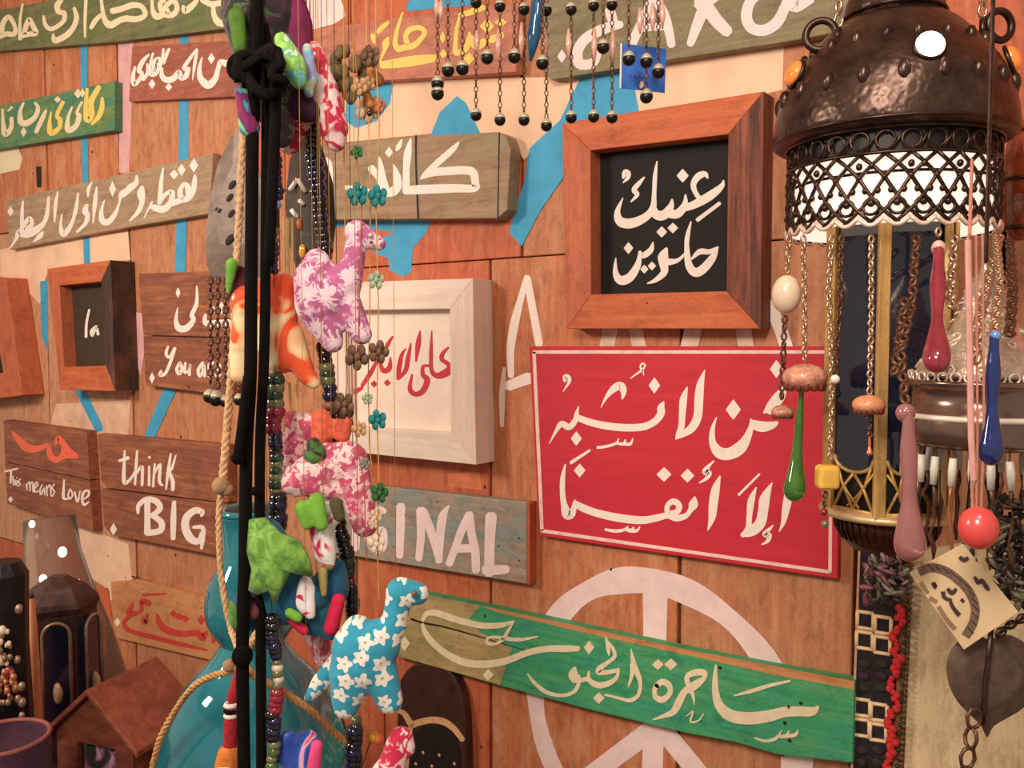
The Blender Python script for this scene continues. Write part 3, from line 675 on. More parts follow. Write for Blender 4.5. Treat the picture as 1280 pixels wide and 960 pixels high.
e = frame('orange brown frame cut off by the left edge of the photo', [(-80, 352), (7, 347), (28, 494), (-62, 506)], [(-58, 378), (-12, 374), (4, 466), (-44, 472)], 0.06, 0.02, [fo_, fz_, fo_, fz_], plain('teal_black_board', '#10181a', 0.7))

# ------------------------------------------------------------------ hanging toys and strands
HV = Vector((FWD.x, FWD.y, 0)).normalized()
def loc_at(px, py, d): return A(px, py, d)
def hang_line(px, py, d, r, mat, parent, name='hanging_cord', lean=0.0):
    if r <= .0013: r *= .45
    a = A(px, py, d); bm = bmesh.new()
    tube(bm, [a, Vector((a.x + lean * .3, a.y, (a.z + CEIL) / 2)), Vector((a.x + lean, a.y, CEIL))], r, 6)
    return link(name, bm, mat, parent, smooth=True)
def soft(name, parent, caps, mat, d, vox=0.0022, flat=0.85, it=4, kind=None, label=None, fat=1.16):
    """stuffed cloth shape: tapered sausages in the picture plane at depth d, fused and smoothed"""
    bm = bmesh.new()
    for c in caps:
        x0, y0, r0, x1, y1, r1 = c[:6]
        z0 = c[6] if len(c) > 6 else 0; z1 = c[7] if len(c) > 7 else z0
        L_ = math.hypot(x1 - x0, y1 - y0)
        n = max(2, int(L_ / (0.35 * min(r0, r1) + 0.5)) + 1)
        n = min(n, 14)
        for i in range(n):
            t_ = i / (n - 1)
            r = (r0 + (r1 - r0) * t_) * d / FOC * fat
            p = A(x0 + (x1 - x0) * t_, y0 + (y1 - y0) * t_, d) + HV * (z0 + (z1 - z0) * t_)
            vv = bmesh.ops.create_icosphere(bm, subdivisions=2, radius=r)['verts']
            for q in vv:
                w = q.co.dot(HV)
                q.co = q.co - HV * w * (1 - flat) + p
    o = link(name, bm, mat, parent, smooth=True, kind=kind, label=label)
    m = o.modifiers.new('fuse', 'REMESH'); m.mode = 'VOXEL'; m.voxel_size = vox; m.use_smooth_shade = True
    s = o.modifiers.new('soften', 'SMOOTH'); s.factor = 0.6; s.iterations = it
    return o
BEAD = {}
def bead(parent, p, r, mat, name='bead', sc=(1, 1, 1)):
    key = mat.name
    if key not in BEAD:
        bm = bmesh.new(); ball(bm, (0, 0, 0), 1.0, seg=12)
        me = bpy.data.meshes.new('bead_' + key); bm.to_mesh(me); bm.free()
        for q in me.polygons: q.use_smooth = True
        me.materials.append(mat); BEAD[key] = me
    o = bpy.data.objects.new(name, BEAD[key]); COL.objects.link(o)
    o.parent = parent; o.location = Vector(p) - (wloc(parent) if parent else Vector((0, 0, 0)))
    o.scale = (r * sc[0], r * sc[1], r * sc[2])
    return o
gl = lambda n, c, **k: plain(n, c, 0.12, coat=0.6, var=0.15, **k)
bNavy = gl('bead_navy', '#161a3c'); bBlk = gl('bead_black', '#0c0b10'); bYel = gl('bead_yellow', '#d8b020'); bGrn = gl('bead_green', '#4c6420')
bSky = gl('bead_sky', '#7c9cd0'); bOlv = gl('bead_olive', '#6c704c'); bRed = gl('bead_red', '#8a2030'); bDkG = gl('bead_dark_green', '#25402e'); bCrm = gl('bead_cream', '#d8ccb0'); bAmb = gl('bead_amber', '#e0a020')
fDark = cloth_blotch('scarf_dark', [(0.36, '#120d10'), (0.5, '#241a20'), (0.58, '#4a1640'), (0.63, '#3f6b24'), (0.67, '#1b1417')], 34)
fPurpG = cloth_blotch('print_purple_green', [(0.38, '#8c1f58'), (0.46, '#5c1f5c'), (0.5, '#3a9cc0'), (0.54, '#8ecb4c'), (0.64, '#d6ecb0'), (0.7, '#c83a58')], 30)
fPlum = plain('plum_cloth', '#7c1e52', 0.85, var=0.25, sc=60)
fGreenP = cloth_blotch('print_lime_teal', [(0.4, '#a8d86a'), (0.5, '#7cc04a'), (0.55, '#3fa8c0'), (0.62, '#d8e8a0')], 50)
fPinkRed = cloth_blotch('print_white_red_splash', [(0.36, '#f4e0de'), (0.46, '#f0c4c8'), (0.49, '#d02a4e'), (0.6, '#c01c40'), (0.66, '#f2d4d4')], 62, 0.6)
fOrange = cloth_blotch('print_orange_cream', [(0.36, '#f6e0b0'), (0.46, '#f2b880'), (0.5, '#ec5a2c'), (0.64, '#e04a20'), (0.7, '#fae6c0')], 22, 1.2)
fPinkFl = cloth_flower('print_orchid_flowers', '#cc6ea4', '#efd2de', '#f2e2e0', 40, 9, 0.34, 0.10, 1.0, warp=1.0, fade=.8)
fPinkPs = cloth_flower('print_rose_swirl', '#dc5680', '#f4d4d2', '#e06a90', 62, 3, 0.40, 0.16, 1.0, warp=1.8, fade=.5)
fBlueFl = cloth_flower('print_blue_daisies', '#2fa0c0', '#eeeae0', '#b8a890', 56, 5, 0.36, 0.085, 0.5, 0.15, warp=.4)
fTeal = cloth_blotch('print_teal_leaf', [(0.42, '#0f5a6c'), (0.5, '#0e4652'), (0.53, '#7cc040'), (0.66, '#8ecb50')], 20, 0.8)
fTealB = cloth_blotch('print_teal_blue', [(0.4, '#0f5078'), (0.55, '#0e6478'), (0.66, '#1a7a8c')], 20, 0.8)
fMulti = cloth_blotch('print_pink_white_green', [(0.38, '#d41f58'), (0.46, '#e8f0ec'), (0.54, '#f6f0ee'), (0.57, '#e02464'), (0.64, '#7cc03c'), (0.7, '#145a70')], 34, 1.0)
fPinkBl = cloth_blotch('print_blue_pink', [(0.42, '#20409c'), (0.5, '#2c5cb8'), (0.54, '#f0b8cc'), (0.6, '#d83870')], 30, 1.0)
twine = plain('jute_twine', '#c99a62', 0.9, var=0.3, sc=260, bmp=0.8)
twined = plain('jute_rope_light', '#d8b083', 0.9, var=0.3, sc=260, bmp=0.8)
thread = plain('thin_golden_thread', '#c8984a', 0.6, var=0.2)
redthread = plain('thin_red_thread', '#b0583c', 0.6, var=0.2)

# --- black cords (foreground)
D0 = 0.80
e = empty('black_cord_bundle', A(318, 940, D0), 'pair of thick black cords hanging from the dark knotted scarf down the whole picture', 'cord')
def cord(P, d, rpx, mat, parent, name='cord', sides=8, zs=0.0):
    Q = smooth_pts([(x, y, rr) for x, y, rr in [(p + (rpx,))[:3] for p in P]], 5)
    bm = bmesh.new()
    tube(bm, [A(x, y, d) + HV * zs for x, y, _ in Q], [r * d / FOC for _, _, r in Q], sides)
    return link(name, bm, mat, parent, smooth=True)
cord([(322, -60), (320, 60), (316, 150), (314, 330), (313, 470), (308, 560), (306, 700), (303, 820), (306, 1000)], D0, 8.0, black, e)
cord([(328, -60), (332, 60), (333, 150), (332, 330), (330, 450), (325, 560), (325, 700), (326, 820), (327, 1000)], D0 + .012, 6.5, black, e)
cord([(345, 60), (344, 150), (340, 240), (336, 330)], D0 - .01, 7, black, e)
cord([(310, 470), (304, 520), (297, 572)], D0 - .012, 6.0, black, e, 'cord_end')
bead(e, A(297, 573, D0 - .012), mm(8, D0), black, 'cord_end_knot')
bead(e, A(303, 820, D0 - .004), mm(13, D0), black, 'knot', (1, 1, 1.1))
bead(e, A(319, 614, D0 - .004), mm(6, D0), black, 'knot')
hang_line(320, -58, D0, 0.006, black, e)
hang_line(328, -58, D0 + .012, 0.005, black, e)
# --- scarf bunch
e = empty('knotted_scarf', A(330, 180, D0), 'dark patterned scarf knotted in a bunch at the top over the black cords', 'scarf')
soft('scarf_body', e, [(322, -40, 38, 322, 20, 40), (300, 0, 16, 305, 50, 18), (322, 30, 34, 325, 90, 26), (325, 90, 26, 322, 130, 20), (322, 60, 20, 340, 120, 30), (340, 110, 26, 352, 170, 14), (350, 60, 18, 366, 120, 16)], fDark, D0 + .03, 0.003)
bm = bmesh.new(); torus(bm, A(302, 84, D0), mm(15, D0), mm(4.5, D0), FWD, sides=8, segs=20); link('loop', bm, black, e, smooth=True)
bm = bmesh.new(); random.seed(11)
for k in range(11):
    a0 = random.uniform(0, 2 * PI); pts = []
    for q in range(5):
        a = a0 + q * random.uniform(.5, .9); rr = random.uniform(12, 30)
        pts.append((326 + rr * 1.15 * math.cos(a), 92 + rr * 1.2 * math.sin(a), D0 - .012 - .018 * math.sin(q / 4 * PI)))
    Q = smooth_pts(pts, 4)
    tube(bm, [A(*q) for q in Q], [mm(5.5 * (.5 + .6 * math.sin(PI * i_ / (len(Q) - 1))), D0) for i_ in range(len(Q))], 7)
link('knot_wraps', bm, plain('knot_cloth_black', '#120c0f', 0.9, var=0.5, sc=200, bmp=0.6, spec=.15), e, smooth=True, kind='stuff')
soft('scarf_corner', e, [(296, 20, 10, 300, 60, 8)], plain('scarf_green', '#4c7420', 0.85, var=0.4), D0 - .0, 0.002)
soft('scarf_corner', e, [(303, 115, 9, 312, 160, 12)], fPurpG, D0 + .0, 0.002)
hang_line(320, -60, D0 + .03, 0.008, black, e)
# --- plum fish + print fish near top
e = empty('plum_fabric_bird', A(365, 140, .84), 'plum and lime printed stuffed bird tucked beside the dark scarf knot', 'soft toy')
soft('body', e, [(358, -20, 14, 366, 30, 22), (366, 30, 22, 376, 80, 14), (376, 80, 14, 392, 130, 10)], fPlum, .84)
soft('wing', e, [(352, 50, 9, 366, 82, 15), (366, 82, 15, 374, 102, 9)], fGreenP, .80, 0.002)
soft('wing', e, [(350, 100, 14, 372, 130, 18), (372, 130, 18, 388, 140, 12)], plain('cloth_violet_dark', '#361430', 0.85, var=0.5, sc=60), .83, 0.002)
soft('beak', e, [(384, 60, 6, 390, 100, 8), (385, 105, 7, 386, 116, 6)], cloth_blotch('print_lilac_blue', [(0.42, '#9a86b8'), (0.52, '#6aaed0'), (0.6, '#c8d0b0')], 40), .815, 0.002)
hang_line(360, -30, .84, 0.0012, redthread, e)
e = empty('red_splash_elephant', A(415, 190, .86), 'white stuffed elephant leg shape with deep red splashes, at the top of the toy strand', 'soft toy')
soft('body', e, [(392, 62, 10, 402, 110, 17), (402, 110, 18, 417, 160, 17), (417, 160, 16, 420, 178, 11)], fPinkRed, .84)
soft('leg', e, [(370, 150, 14, 362, 178, 14), (385, 150, 14, 370, 160, 16)], fPinkRed, .87)
hang_line(388, 50, .86, 0.0010, redthread, e); hang_line(383, 50, .865, 0.0010, redthread, e)
bead(e, A(387, 58, .85), mm(7, .85), plain('orange_thread_knot', '#d0582c', 0.8), 'thread_knot', (1, 1, 1.6))

# --- bead strands
def strand(label, segs, d, cordm, group=None, top=None, cr=0.0007, name='bead_strand', jitter=1.0):
    """segs: (x0,y0,x1,y1,[mats],rpx,count)"""
    x, y = segs[-1][2], segs[-1][3]
    e = empty(name, A(x, y, d), label, 'bead strand', group)
    pts = [A(segs[0][0], segs[0][1], d)]
    for x0, y0, x1, y1, ms, r, n in segs:
        pts += [A(x0, y0, d), A(x1, y1, d)]
        for i in range(n):
            t_ = (i + .5) / n
            q = random.uniform(-1, 1) * jitter
            m = ms[i % len(ms)] if len(ms) < 4 else random.choice(ms)
            bead(e, A(x0 + (x1 - x0) * t_ + q * r * .15, y0 + (y1 - y0) * t_, d), mm(r * random.uniform(.88, 1.1), d), m, 'bead', (1, 1, random.uniform(.75, 1.0)))
    bm = bmesh.new(); tube(bm, pts[1:], cr, 5); link('string', bm, cordm, e)
    hang_line(segs[0][0], segs[0][1], d, cr, cordm, e, 'string')
    return e
strand('strand of navy, yellow and olive glass beads beside the black cords', [(346, 150, 345, 172, [bGrn], 9, 2), (345, 172, 345, 186, [bYel], 8, 1), (345, 188, 348, 250, [bNavy], 7, 8), (346, 250, 345, 262, [bSky], 7, 1), (345, 262, 344, 284, [bNavy], 5, 4), (344, 284, 343, 306, [bOlv], 6, 2), (343, 306, 342, 342, [bNavy], 6, 5)], .83, black)
strand('strand of dark green, wine and black beads below the orange toy', [(344, 470, 345, 510, [bDkG, bOlv], 12, 4), (345, 510, 342, 540, [bRed], 12, 3), (344, 540, 345, 568, [bNavy, bBlk], 9, 5), (345, 568, 345, 618, [bDkG, bOlv], 9, 6), (346, 620, 350, 660, [bBlk, bNavy], 13, 5)], .84, black)
strand('strand of black, olive and dark red beads hanging before the teal bottle', [(340, 770, 341, 788, [bBlk], 9, 2), (341, 788, 345, 822, [bBlk, bNavy], 9, 6), (346, 824, 348, 860, [bOlv, bCrm], 7, 5), (347, 862, 343, 890, [bRed], 9, 4), (342, 890, 343, 925, [bBlk, bNavy], 10, 5), (343, 926, 338, 980, [bOlv, bGrn], 8, 6)], .80, black)
strand('dark beaded strand carrying the stuffed animals, from the red splashed elephant to the orchid camel', [(393, 150, 391, 200, [bDkG, bBlk], 10, 7), (392, 200, 400, 260, [bNavy, bBlk], 11, 8), (400, 260, 407, 325, [bBlk, bNavy], 10, 8)], .87, black)
strand('strand of black, olive and copper beads between the orchid camel and the rose camel', [(406, 430, 408, 455, [bBlk], 10, 3), (408, 455, 411, 480, [bOlv, bDkG], 10, 3), (411, 480, 412, 500, [bNavy], 10, 2), (412, 500, 414, 514, [plain('bead_copper', '#8a5a48', .4)], 10, 1), (414, 514, 414, 556, [bBlk, bNavy, bBlk], 8, 8)], .87, black)
strand('black and green bead strand ending in tiny dark beads above the blue daisy camel', [(424, 650, 432, 690, [bBlk], 9, 6), (432, 690, 436, 722, [bBlk, bDkG], 10, 5), (438, 722, 440, 732, [bRed], 8, 1), (439, 733, 441, 775, [bNavy, bBlk], 9, 8)], .86, black)
strand('dark blue bead strand with an amber loop hanging below the blue daisy camel', [(444, 895, 445, 915, [bOlv, bDkG], 8, 2), (443, 910, 443, 990, [bNavy, bBlk], 11, 12), (465, 920, 474, 925, [bAmb, plain('bead_coral', '#e86a44', .4)], 8, 2)], .85, black)
# --- orange toy
e = empty('orange_fabric_camel', A(360, 480, .85), 'orange and cream stuffed toy with splayed legs behind the black cords', 'soft toy')
soft('body', e, [(350, 362, 20, 345, 410, 24), (345, 420, 26, 352, 445, 20), (310, 390, 16, 300, 440, 12), (300, 440, 12, 300, 468, 11), (360, 420, 18, 382, 468, 11), (382, 468, 11, 392, 478, 8), (312, 380, 22, 340, 380, 22)], fOrange, .85)
soft('head', e, [(290, 330, 7, 287, 352, 5), (287, 352, 5, 285, 365, 3)], plain('leaf_green_cloth', '#6cae3c', .85, var=.3), .84, 0.0018)
soft('mane', e, [(298, 345, 12, 300, 372, 14)], plain('dark_wine_cloth', '#4a1220', .85, var=.5, sc=40), .855, 0.0018)
hang_line(350, 345, .85, 0.0012, redthread, e)
# --- orchid camel
e = empty('orchid_camel', A(410, 432, .83), 'pink orchid stuffed camel with pale flowers, head turned right above the white frame', 'soft toy')
soft('body', e, [(446, 290, 14, 458, 297, 12), (458, 297, 12, 474, 305, 8), (447, 296, 12, 441, 330, 13), (441, 330, 13, 430, 355, 20), (396, 326, 14, 396, 350, 24), (396, 350, 26, 400, 380, 28), (430, 355, 20, 405, 372, 30), (400, 385, 24, 416, 428, 12), (432, 380, 18, 452, 418, 12), (384, 380, 14, 396, 400, 16)], fPinkFl, .83, 0.002)
bead(e, A(463, 294, .82), mm(2.8, .82), cream, 'eye'); bead(e, A(464, 303, .82), mm(2, .82), bBlk, 'eye')
hang_line(398, 314, .83, 0.0008, thread, e)
# --- rose camels
e = empty('rose_swirl_cushion_toy', A(370, 600, .88), 'pale pink swirl printed stuffed toy partly hidden behind the rose camel', 'soft toy')
soft('body', e, [(365, 530, 16, 362, 575, 17), (370, 530, 15, 404, 534, 13), (404, 534, 14, 396, 560, 10)], fPinkPs, .88, 0.0022)
soft('tassel', e, [(402, 524, 12, 402, 545, 12), (430, 530, 11, 428, 545, 9)], plain('coral_tassel', '#e0684c', .9, var=.35, sc=150, bmp=.6), .86, 0.0022)
hang_line(372, 518, .88, 0.0008, thread, e)
e = empty('rose_swirl_camel', A(420, 675, .845), 'rose pink stuffed camel with white swirls, leg reaching down toward the capital letters', 'soft toy')
soft('body', e, [(358, 605, 12, 385, 596, 18), (385, 592, 20, 410, 582, 24), (410, 582, 26, 436, 576, 22), (436, 576, 20, 442, 600, 20), (442, 600, 20, 456, 655, 15), (390, 602, 18, 420, 606, 18), (366, 590, 9, 372, 612, 9)], fPinkPs, .845, 0.002)
soft('leaf_patch', e, [(392, 556, 9, 402, 570, 7), (385, 570, 6, 394, 572, 8)], cloth_blotch('leaf_print', [(0.45, '#4c7c30'), (.55, '#3a1230')], 60), .83, 0.0018)
hang_line(437, 560, .845, 0.0008, thread, e)
# --- teal leaf toy + fish
e = empty('teal_leaf_print_bird', A(340, 800, .83), 'teal stuffed bird with big lime green leaf print before the bottle neck', 'soft toy')
soft('body', e, [(332, 668, 20, 338, 710, 34), (338, 712, 36, 356, 748, 30), (356, 750, 28, 392, 742, 20), (300, 760, 13, 312, 774, 14), (322, 740, 22, 305, 765, 15)], fTealB, .83, 0.0022)
def thickl(Q, d, th, mat, nm, parent):
    bm = bmesh.new(); n = len(Q); cx = sum(q[0] for q in Q) / n; cy = sum(q[1] for q in Q) / n
    f = [bm.verts.new(A(x, y, d)) for x, y in Q]; g = [bm.verts.new(A(x, y, d) + HV * th) for x, y in Q]
    mv_ = [bm.verts.new(A(cx + (x - cx) * .55, cy + (y - cy) * .55, d) - HV * .004) for x, y in Q]; c_ = bm.verts.new(A(cx, cy, d) - HV * .005)
    bm.faces.new(g[::-1])
    for i in range(n):
        j = (i + 1) % n; bm.faces.new((f[i], g[i], g[j], f[j])); bm.faces.new((f[i], f[j], mv_[j], mv_[i])); bm.faces.new((mv_[i], mv_[j], c_))
    return link(nm, bm, mat, parent, smooth=True)
lime = cloth_blotch('lime_leaf_cloth', [(.35, '#4a7c30'), (.5, '#6ea23e'), (.65, '#8cbc58')], 60)
thickl([(311, 650), (330, 648), (350, 668), (372, 676), (386, 700), (390, 722), (374, 714), (362, 716), (352, 736), (342, 758), (336, 738), (322, 744), (310, 738), (314, 712), (308, 690)], .795, .006, lime, 'leaf', e)
thickl([(286, 752), (296, 760), (302, 786), (292, 788), (285, 776)], .80, .005, lime, 'small_leaf', e)
soft('wing_tip', e, [(306, 752, 9, 316, 764, 11)], plain('brown_rose_cloth', '#6c3430', .85, var=.3), .812, 0.0018)
hang_line(334, 648, .83, 0.0008, thread, e)
e = empty('leafy_pink_fish', A(410, 700, .82), 'small stuffed fish in pink and white with green leaves, under the rose camel', 'soft toy')
soft('body', e, [(398, 640, 14, 412, 644, 14), (402, 655, 15, 406, 690, 13), (406, 690, 13, 411, 706, 7)], fMulti, .82, 0.002)
soft('leaf', e, [(396, 625, 9, 402, 655, 8), (378, 635, 9, 384, 655, 7)], plain('lime_cloth', '#74b03c', .85), .80, 0.0018)
soft('leaf', e, [(420, 630, 8, 424, 645, 7)], plain('brown_green_cloth', '#5a5030', .85, var=.4), .80, 0.0018)
hang_line(404, 626, .82, 0.0008, thread, e)
e = empty('teal_and_magenta_fish', A(400, 790, .84), 'teal and magenta stuffed fish with a white flower, beside the black beads', 'soft toy')
soft('body', e, [(362, 760, 12, 392, 775, 16), (392, 775, 18, 412, 735, 22), (412, 735, 22, 418, 712, 14), (400, 780, 14, 414, 790, 10)], fTealB, .84, 0.0022)
soft('flower_patch', e, [(382, 728, 8, 375, 752, 9), (375, 752, 9, 388, 768, 6), (388, 735, 6, 388, 765, 6)], cloth_blotch('white_magenta_edge', [(0.5, '#f6f0ee'), (0.6, '#f4e8ea'), (.64, '#e02464')], 40), .818, 0.0018)
soft('fin', e, [(423, 750, 8, 414, 785, 9), (352, 765, 5, 380, 788, 6)], plain('magenta_red_cloth', '#cc1c48', .85), .82, 0.0018)
soft('leaf', e, [(362, 766, 6, 372, 772, 6)], plain('lime_cloth', '#74b03c', .85), .81, 0.0016)
soft('horn', e, [(403, 715, 6, 405, 742, 4)], plain('khaki_cloth', '#b09a60', .85, var=.3), .815, 0.0016)
hang_line(416, 698, .84, 0.0008, thread, e)
e = empty('pink_frilled_toy', A(400, 830, .88), 'small dusty pink toy with ragged white and red frill against the teal bottle', 'soft toy')
soft('body', e, [(392, 792, 12, 400, 805, 12), (400, 812, 12, 405, 826, 10)], cloth_blotch('frill_print', [(0.44, '#b8485c'), (0.52, '#e8d4cc'), (.6, '#c82848')], 40), .88, 0.002)
hang_line(396, 782, .88, 0.0008, thread, e)
# --- blue camel
e = empty('blue_daisy_camel', A(455, 892, .80), 'turquoise stuffed camel with white daisies, head raised over the green plank', 'soft toy')
soft('body', e, [(501, 740, 17, 522, 742, 13), (499, 745, 15, 492, 782, 14), (492, 782, 15, 470, 805, 24), (447, 786, 16, 446, 810, 28), (470, 805, 28, 452, 830, 30), (440, 840, 26, 432, 882, 15), (472, 835, 22, 487, 876, 15), (446, 810, 28, 440, 850, 24)], fBlueFl, .80, 0.002)
soft('tail', e, [(386, 872, 6, 402, 852, 11), (402, 852, 11, 424, 826, 12)], fBlueFl, .835, 0.002)
bead(e, A(518, 742, .785), mm(4, .785), plain('bead_brown', '#7a5638', .4), 'eye')
hang_line(448, 772, .80, 0.0008, thread, e)
# --- bottom toys
e = empty('pink_splash_camel_head', A(490, 985, .80), 'head and neck of a pink and white stuffed camel rising at the bottom edge', 'soft toy')
soft('body', e, [(502, 922, 13, 505, 934, 13), (498, 930, 14, 488, 962, 16), (488, 962, 18, 470, 1000, 24)], fPinkRed, .80, 0.002)
hang_line(496, 915, .80, 0.0006, thread, e)
e = empty('blue_and_pink_fish', A(380, 980, .81), 'royal blue stuffed fish with a pink fin at the bottom in front of the bottle', 'soft toy')
soft('body', e, [(384, 928, 14, 376, 960, 20), (376, 960, 20, 370, 990, 22), (360, 922, 9, 352, 945, 9)], fPinkBl, .81, 0.002)
soft('fin', e, [(396, 932, 7, 392, 960, 8)], plain('hot_pink_cloth', '#e04a80', .85, var=.2), .795, 0.0016)
hang_line(384, 916, .81, 0.0006, thread, e)

# --- flower threads
def flower(parent, p, r, mat, name='flower', n=5):
    bm = bmesh.new(); a = random.uniform(0, 1)
    for k in range(n):
        th = a + 2 * PI * k / n
        ball(bm, p + (RGT * math.cos(th) + Vector((0, 0, 1)) * math.sin(th)) * r * .58, r * .46, (1, .45, 1), 8)
    ball(bm, p, r * .4, (1, .7, 1), 8)
    return link(name, bm, mat, parent, smooth=True)
turq = plain('turquoise_felt', '#147c80', .7, var=.2); coco = plain('coconut_brown', '#6a4c38', .6, var=.35, sc=120); wht = plain('shell_white', '#e2c9b0', .5, var=.15); mint = plain('mint_shell', '#a4b494', .5, var=.2); grn = plain('green_felt', '#2c6434', .8, var=.3); sand = plain('sand_flower', '#c49c70', .6, var=.2); smoke = plain('smoke_shell', '#8a8480', .5, var=.2)
def fthread(label, pts, d, fl, mat=thread, r=0.0006):
    e = empty('flower_garland', A(pts[-1][0], pts[-1][1], d), label, 'garland')
    bm = bmesh.new(); tube(bm, [A(x, y, d) for x, y in pts], r, 5); link('thread', bm, mat, e)
    hang_line(pts[0][0], pts[0][1], d, r, mat, e, 'thread')
    for x, y, rp, m in fl: flower(e, A(x, y, d - .004), mm(rp, d), m, 'flower' if rp > 6 else 'small_flower')
    return e
fthread('golden thread with teal, brown and green flowers left of the white frame script', [(438, -20), (443, 60), (450, 130), (446, 200), (452, 260), (448, 420), (444, 470), (446, 560), (455, 600), (458, 700)], .82, [(449, 108, 12, sand), (446, 190, 9, grn), (447, 243, 15, turq), (446, 446, 17, coco), (430, 505, 15, coco), (449, 536, 11, sand), (456, 580, 8, smoke)], redthread)
fthread('golden thread with turquoise and brown flowers hanging before the white frame', [(470, -20), (470, 80), (474, 160), (470, 260), (473, 380), (471, 520), (474, 600), (471, 670), (474, 750)], .81, [(463, 70, 14, coco), (472, 245, 14, turq), (470, 350, 12, mint), (473, 440, 15, coco), (472, 525, 13, turq), (474, 616, 13, grn), (470, 680, 13, wht)], thread)
fthread('thin pale thread with mint and shell flowers near the white frame edge', [(457, -20), (460, 100), (463, 260), (462, 400), (460, 480), (462, 560), (472, 640), (473, 700)], .83, [(461, 105, 10, sand), (459, 498, 8, mint), (471, 643, 9, wht), (466, 655, 7, wht)], thread)
e = empty('dried_wood_flower', A(432, 150, .85), 'large olive brown dried wooden rosette hanging at the top beside the yellow script', 'ornament')
bm = bmesh.new()
for k in range(26):
    th = random.uniform(0, 2 * PI); rr = random.uniform(0, 1) ** .5
    p = A(440 + 25 * rr * math.cos(th), 88 + 36 * rr * math.sin(th), .885 + random.uniform(-.012, .012))
    ball(bm, p, mm(random.uniform(7, 12), .85), (1, .5, 1.1), 7)
link('petal_cluster', bm, plain('dried_olive_brown', '#6d5a38', .7, var=.5, sc=90, bmp=.5), e, smooth=True, kind='stuff')
soft('seed_pod', e, [(464, 90, 6, 472, 100, 8), (458, 118, 5, 462, 130, 6)], plain('amber_pod', '#b87a3c', .5, var=.3), .83, .0016)
hang_line(440, 60, .885, .0009, thread, e)
e = empty('sand_rosette', A(465, 160, .84), 'cream and rust paper rosette hanging between the blue patch and the grey plank', 'ornament')
flower(e, A(460, 135, .84), mm(19, .84), plain('cream_rosette', '#d9bb9c', .7, var=.2), 'petals', 6); flower(e, A(474, 132, .83), mm(10, .83), plain('rust_rosette', '#b0684a', .7), 'petals')
bead(e, A(462, 142, .825), mm(3.5, .83), bBlk, 'centre'); hang_line(462, 120, .84, .0007, thread, e)
fthread('pair of gold coloured threads ending at the small olive leaf above the coral tassel', [(430, -20), (430, 200), (434, 480), (430, 505)], .86, [(428, 510, 17, plain('dark_olive_leaf', '#3e3420', .7, var=.3))], thread)

# --- jute rope that carries the bottle
e = empty('jute_rope_sling', A(285, 960, .93), 'tan jute rope running down from the top and slung around the teal bottle', 'rope')
def rope(P, d, rpx, mat, name='rope'):
    Q = smooth_pts([p if len(p) > 2 else p + (d,) for p in P], 7)
    C3 = [A(x, y, dd) for x, y, dd in Q]
    bm = bmesh.new(); n = len(C3)
    L_ = 0.0
    for s in (0, 2 * PI / 3, 4 * PI / 3):
        pts = []; L_ = 0
        for i, p in enumerate(C3):
            if i: L_ += (C3[i] - C3[i - 1]).length
            t_ = (C3[min(i + 1, n - 1)] - C3[max(i - 1, 0)]).normalized(); u, w = frame_of(t_)
            a = s + L_ * 260
            pts.append(p + (u * math.cos(a) + w * math.sin(a)) * rpx * d / FOC * .5)
        tube(bm, pts, rpx * d / FOC * .62, 6)
    return link(name, bm, mat, e, smooth=True)
DR = .90
rope([(310, -30), (308, 80), (304, 170), (300, 250), (296, 330), (292, 420), (286, 500), (282, 560), (278, 605)], DR, 5.5, twined)
rope([(278, 605), (274, 640), (275, 700), (281, 750), (290, 790), (301, 822, .86)], DR, 4.2, twined)
rope([(345, 640), (340, 740), (316, 800), (304, 822, .86)], DR, 4.2, twined)
rope([(302, 824, .86), (294, 836, .86), (262, 846, .89), (238, 862, .91), (215, 895, .935), (198, 930, .95), (189, 975, .97), (187, 1040, 1.0)], DR, 4.6, twine)
rope([(302, 828, .86), (320, 846, .86), (350, 862, .865), (388, 888, .875), (420, 918, .90), (440, 938, .92), (455, 985, .95)], DR, 4.6, twine)
bead(e, A(276, 607, DR - .004), mm(11, DR), twined, 'rope_knot', (1, 1, 1)); bead(e, A(284, 612, DR - .002), mm(8, DR), twined, 'rope_knot'); bead(e, A(286, 832, .858), mm(8, .86), twined, 'rope_knot')
hang_line(310, -28, DR, .0035, twined, e)
e = empty('raffia_bundle', A(360, 520, .86), 'bundle of straight pale raffia straws beside the black cords', 'raffia')
for i, (x0, y0, x1, y1) in enumerate(((355, 272, 356, 345), (360, 272, 361, 350), (365, 272, 366, 352), (352, 480, 355, 540), (362, 478, 364, 516), (369, 480, 371, 514))):
    bm = bmesh.new(); tube(bm, [A(x0, y0, .86), A(x1, y1, .86)], mm(1.8, .86), 6); link('straw', bm, plain('raffia', '#d8b878', .7, var=.2), e)
hang_line(357, 274, .86, .0012, thread, e)
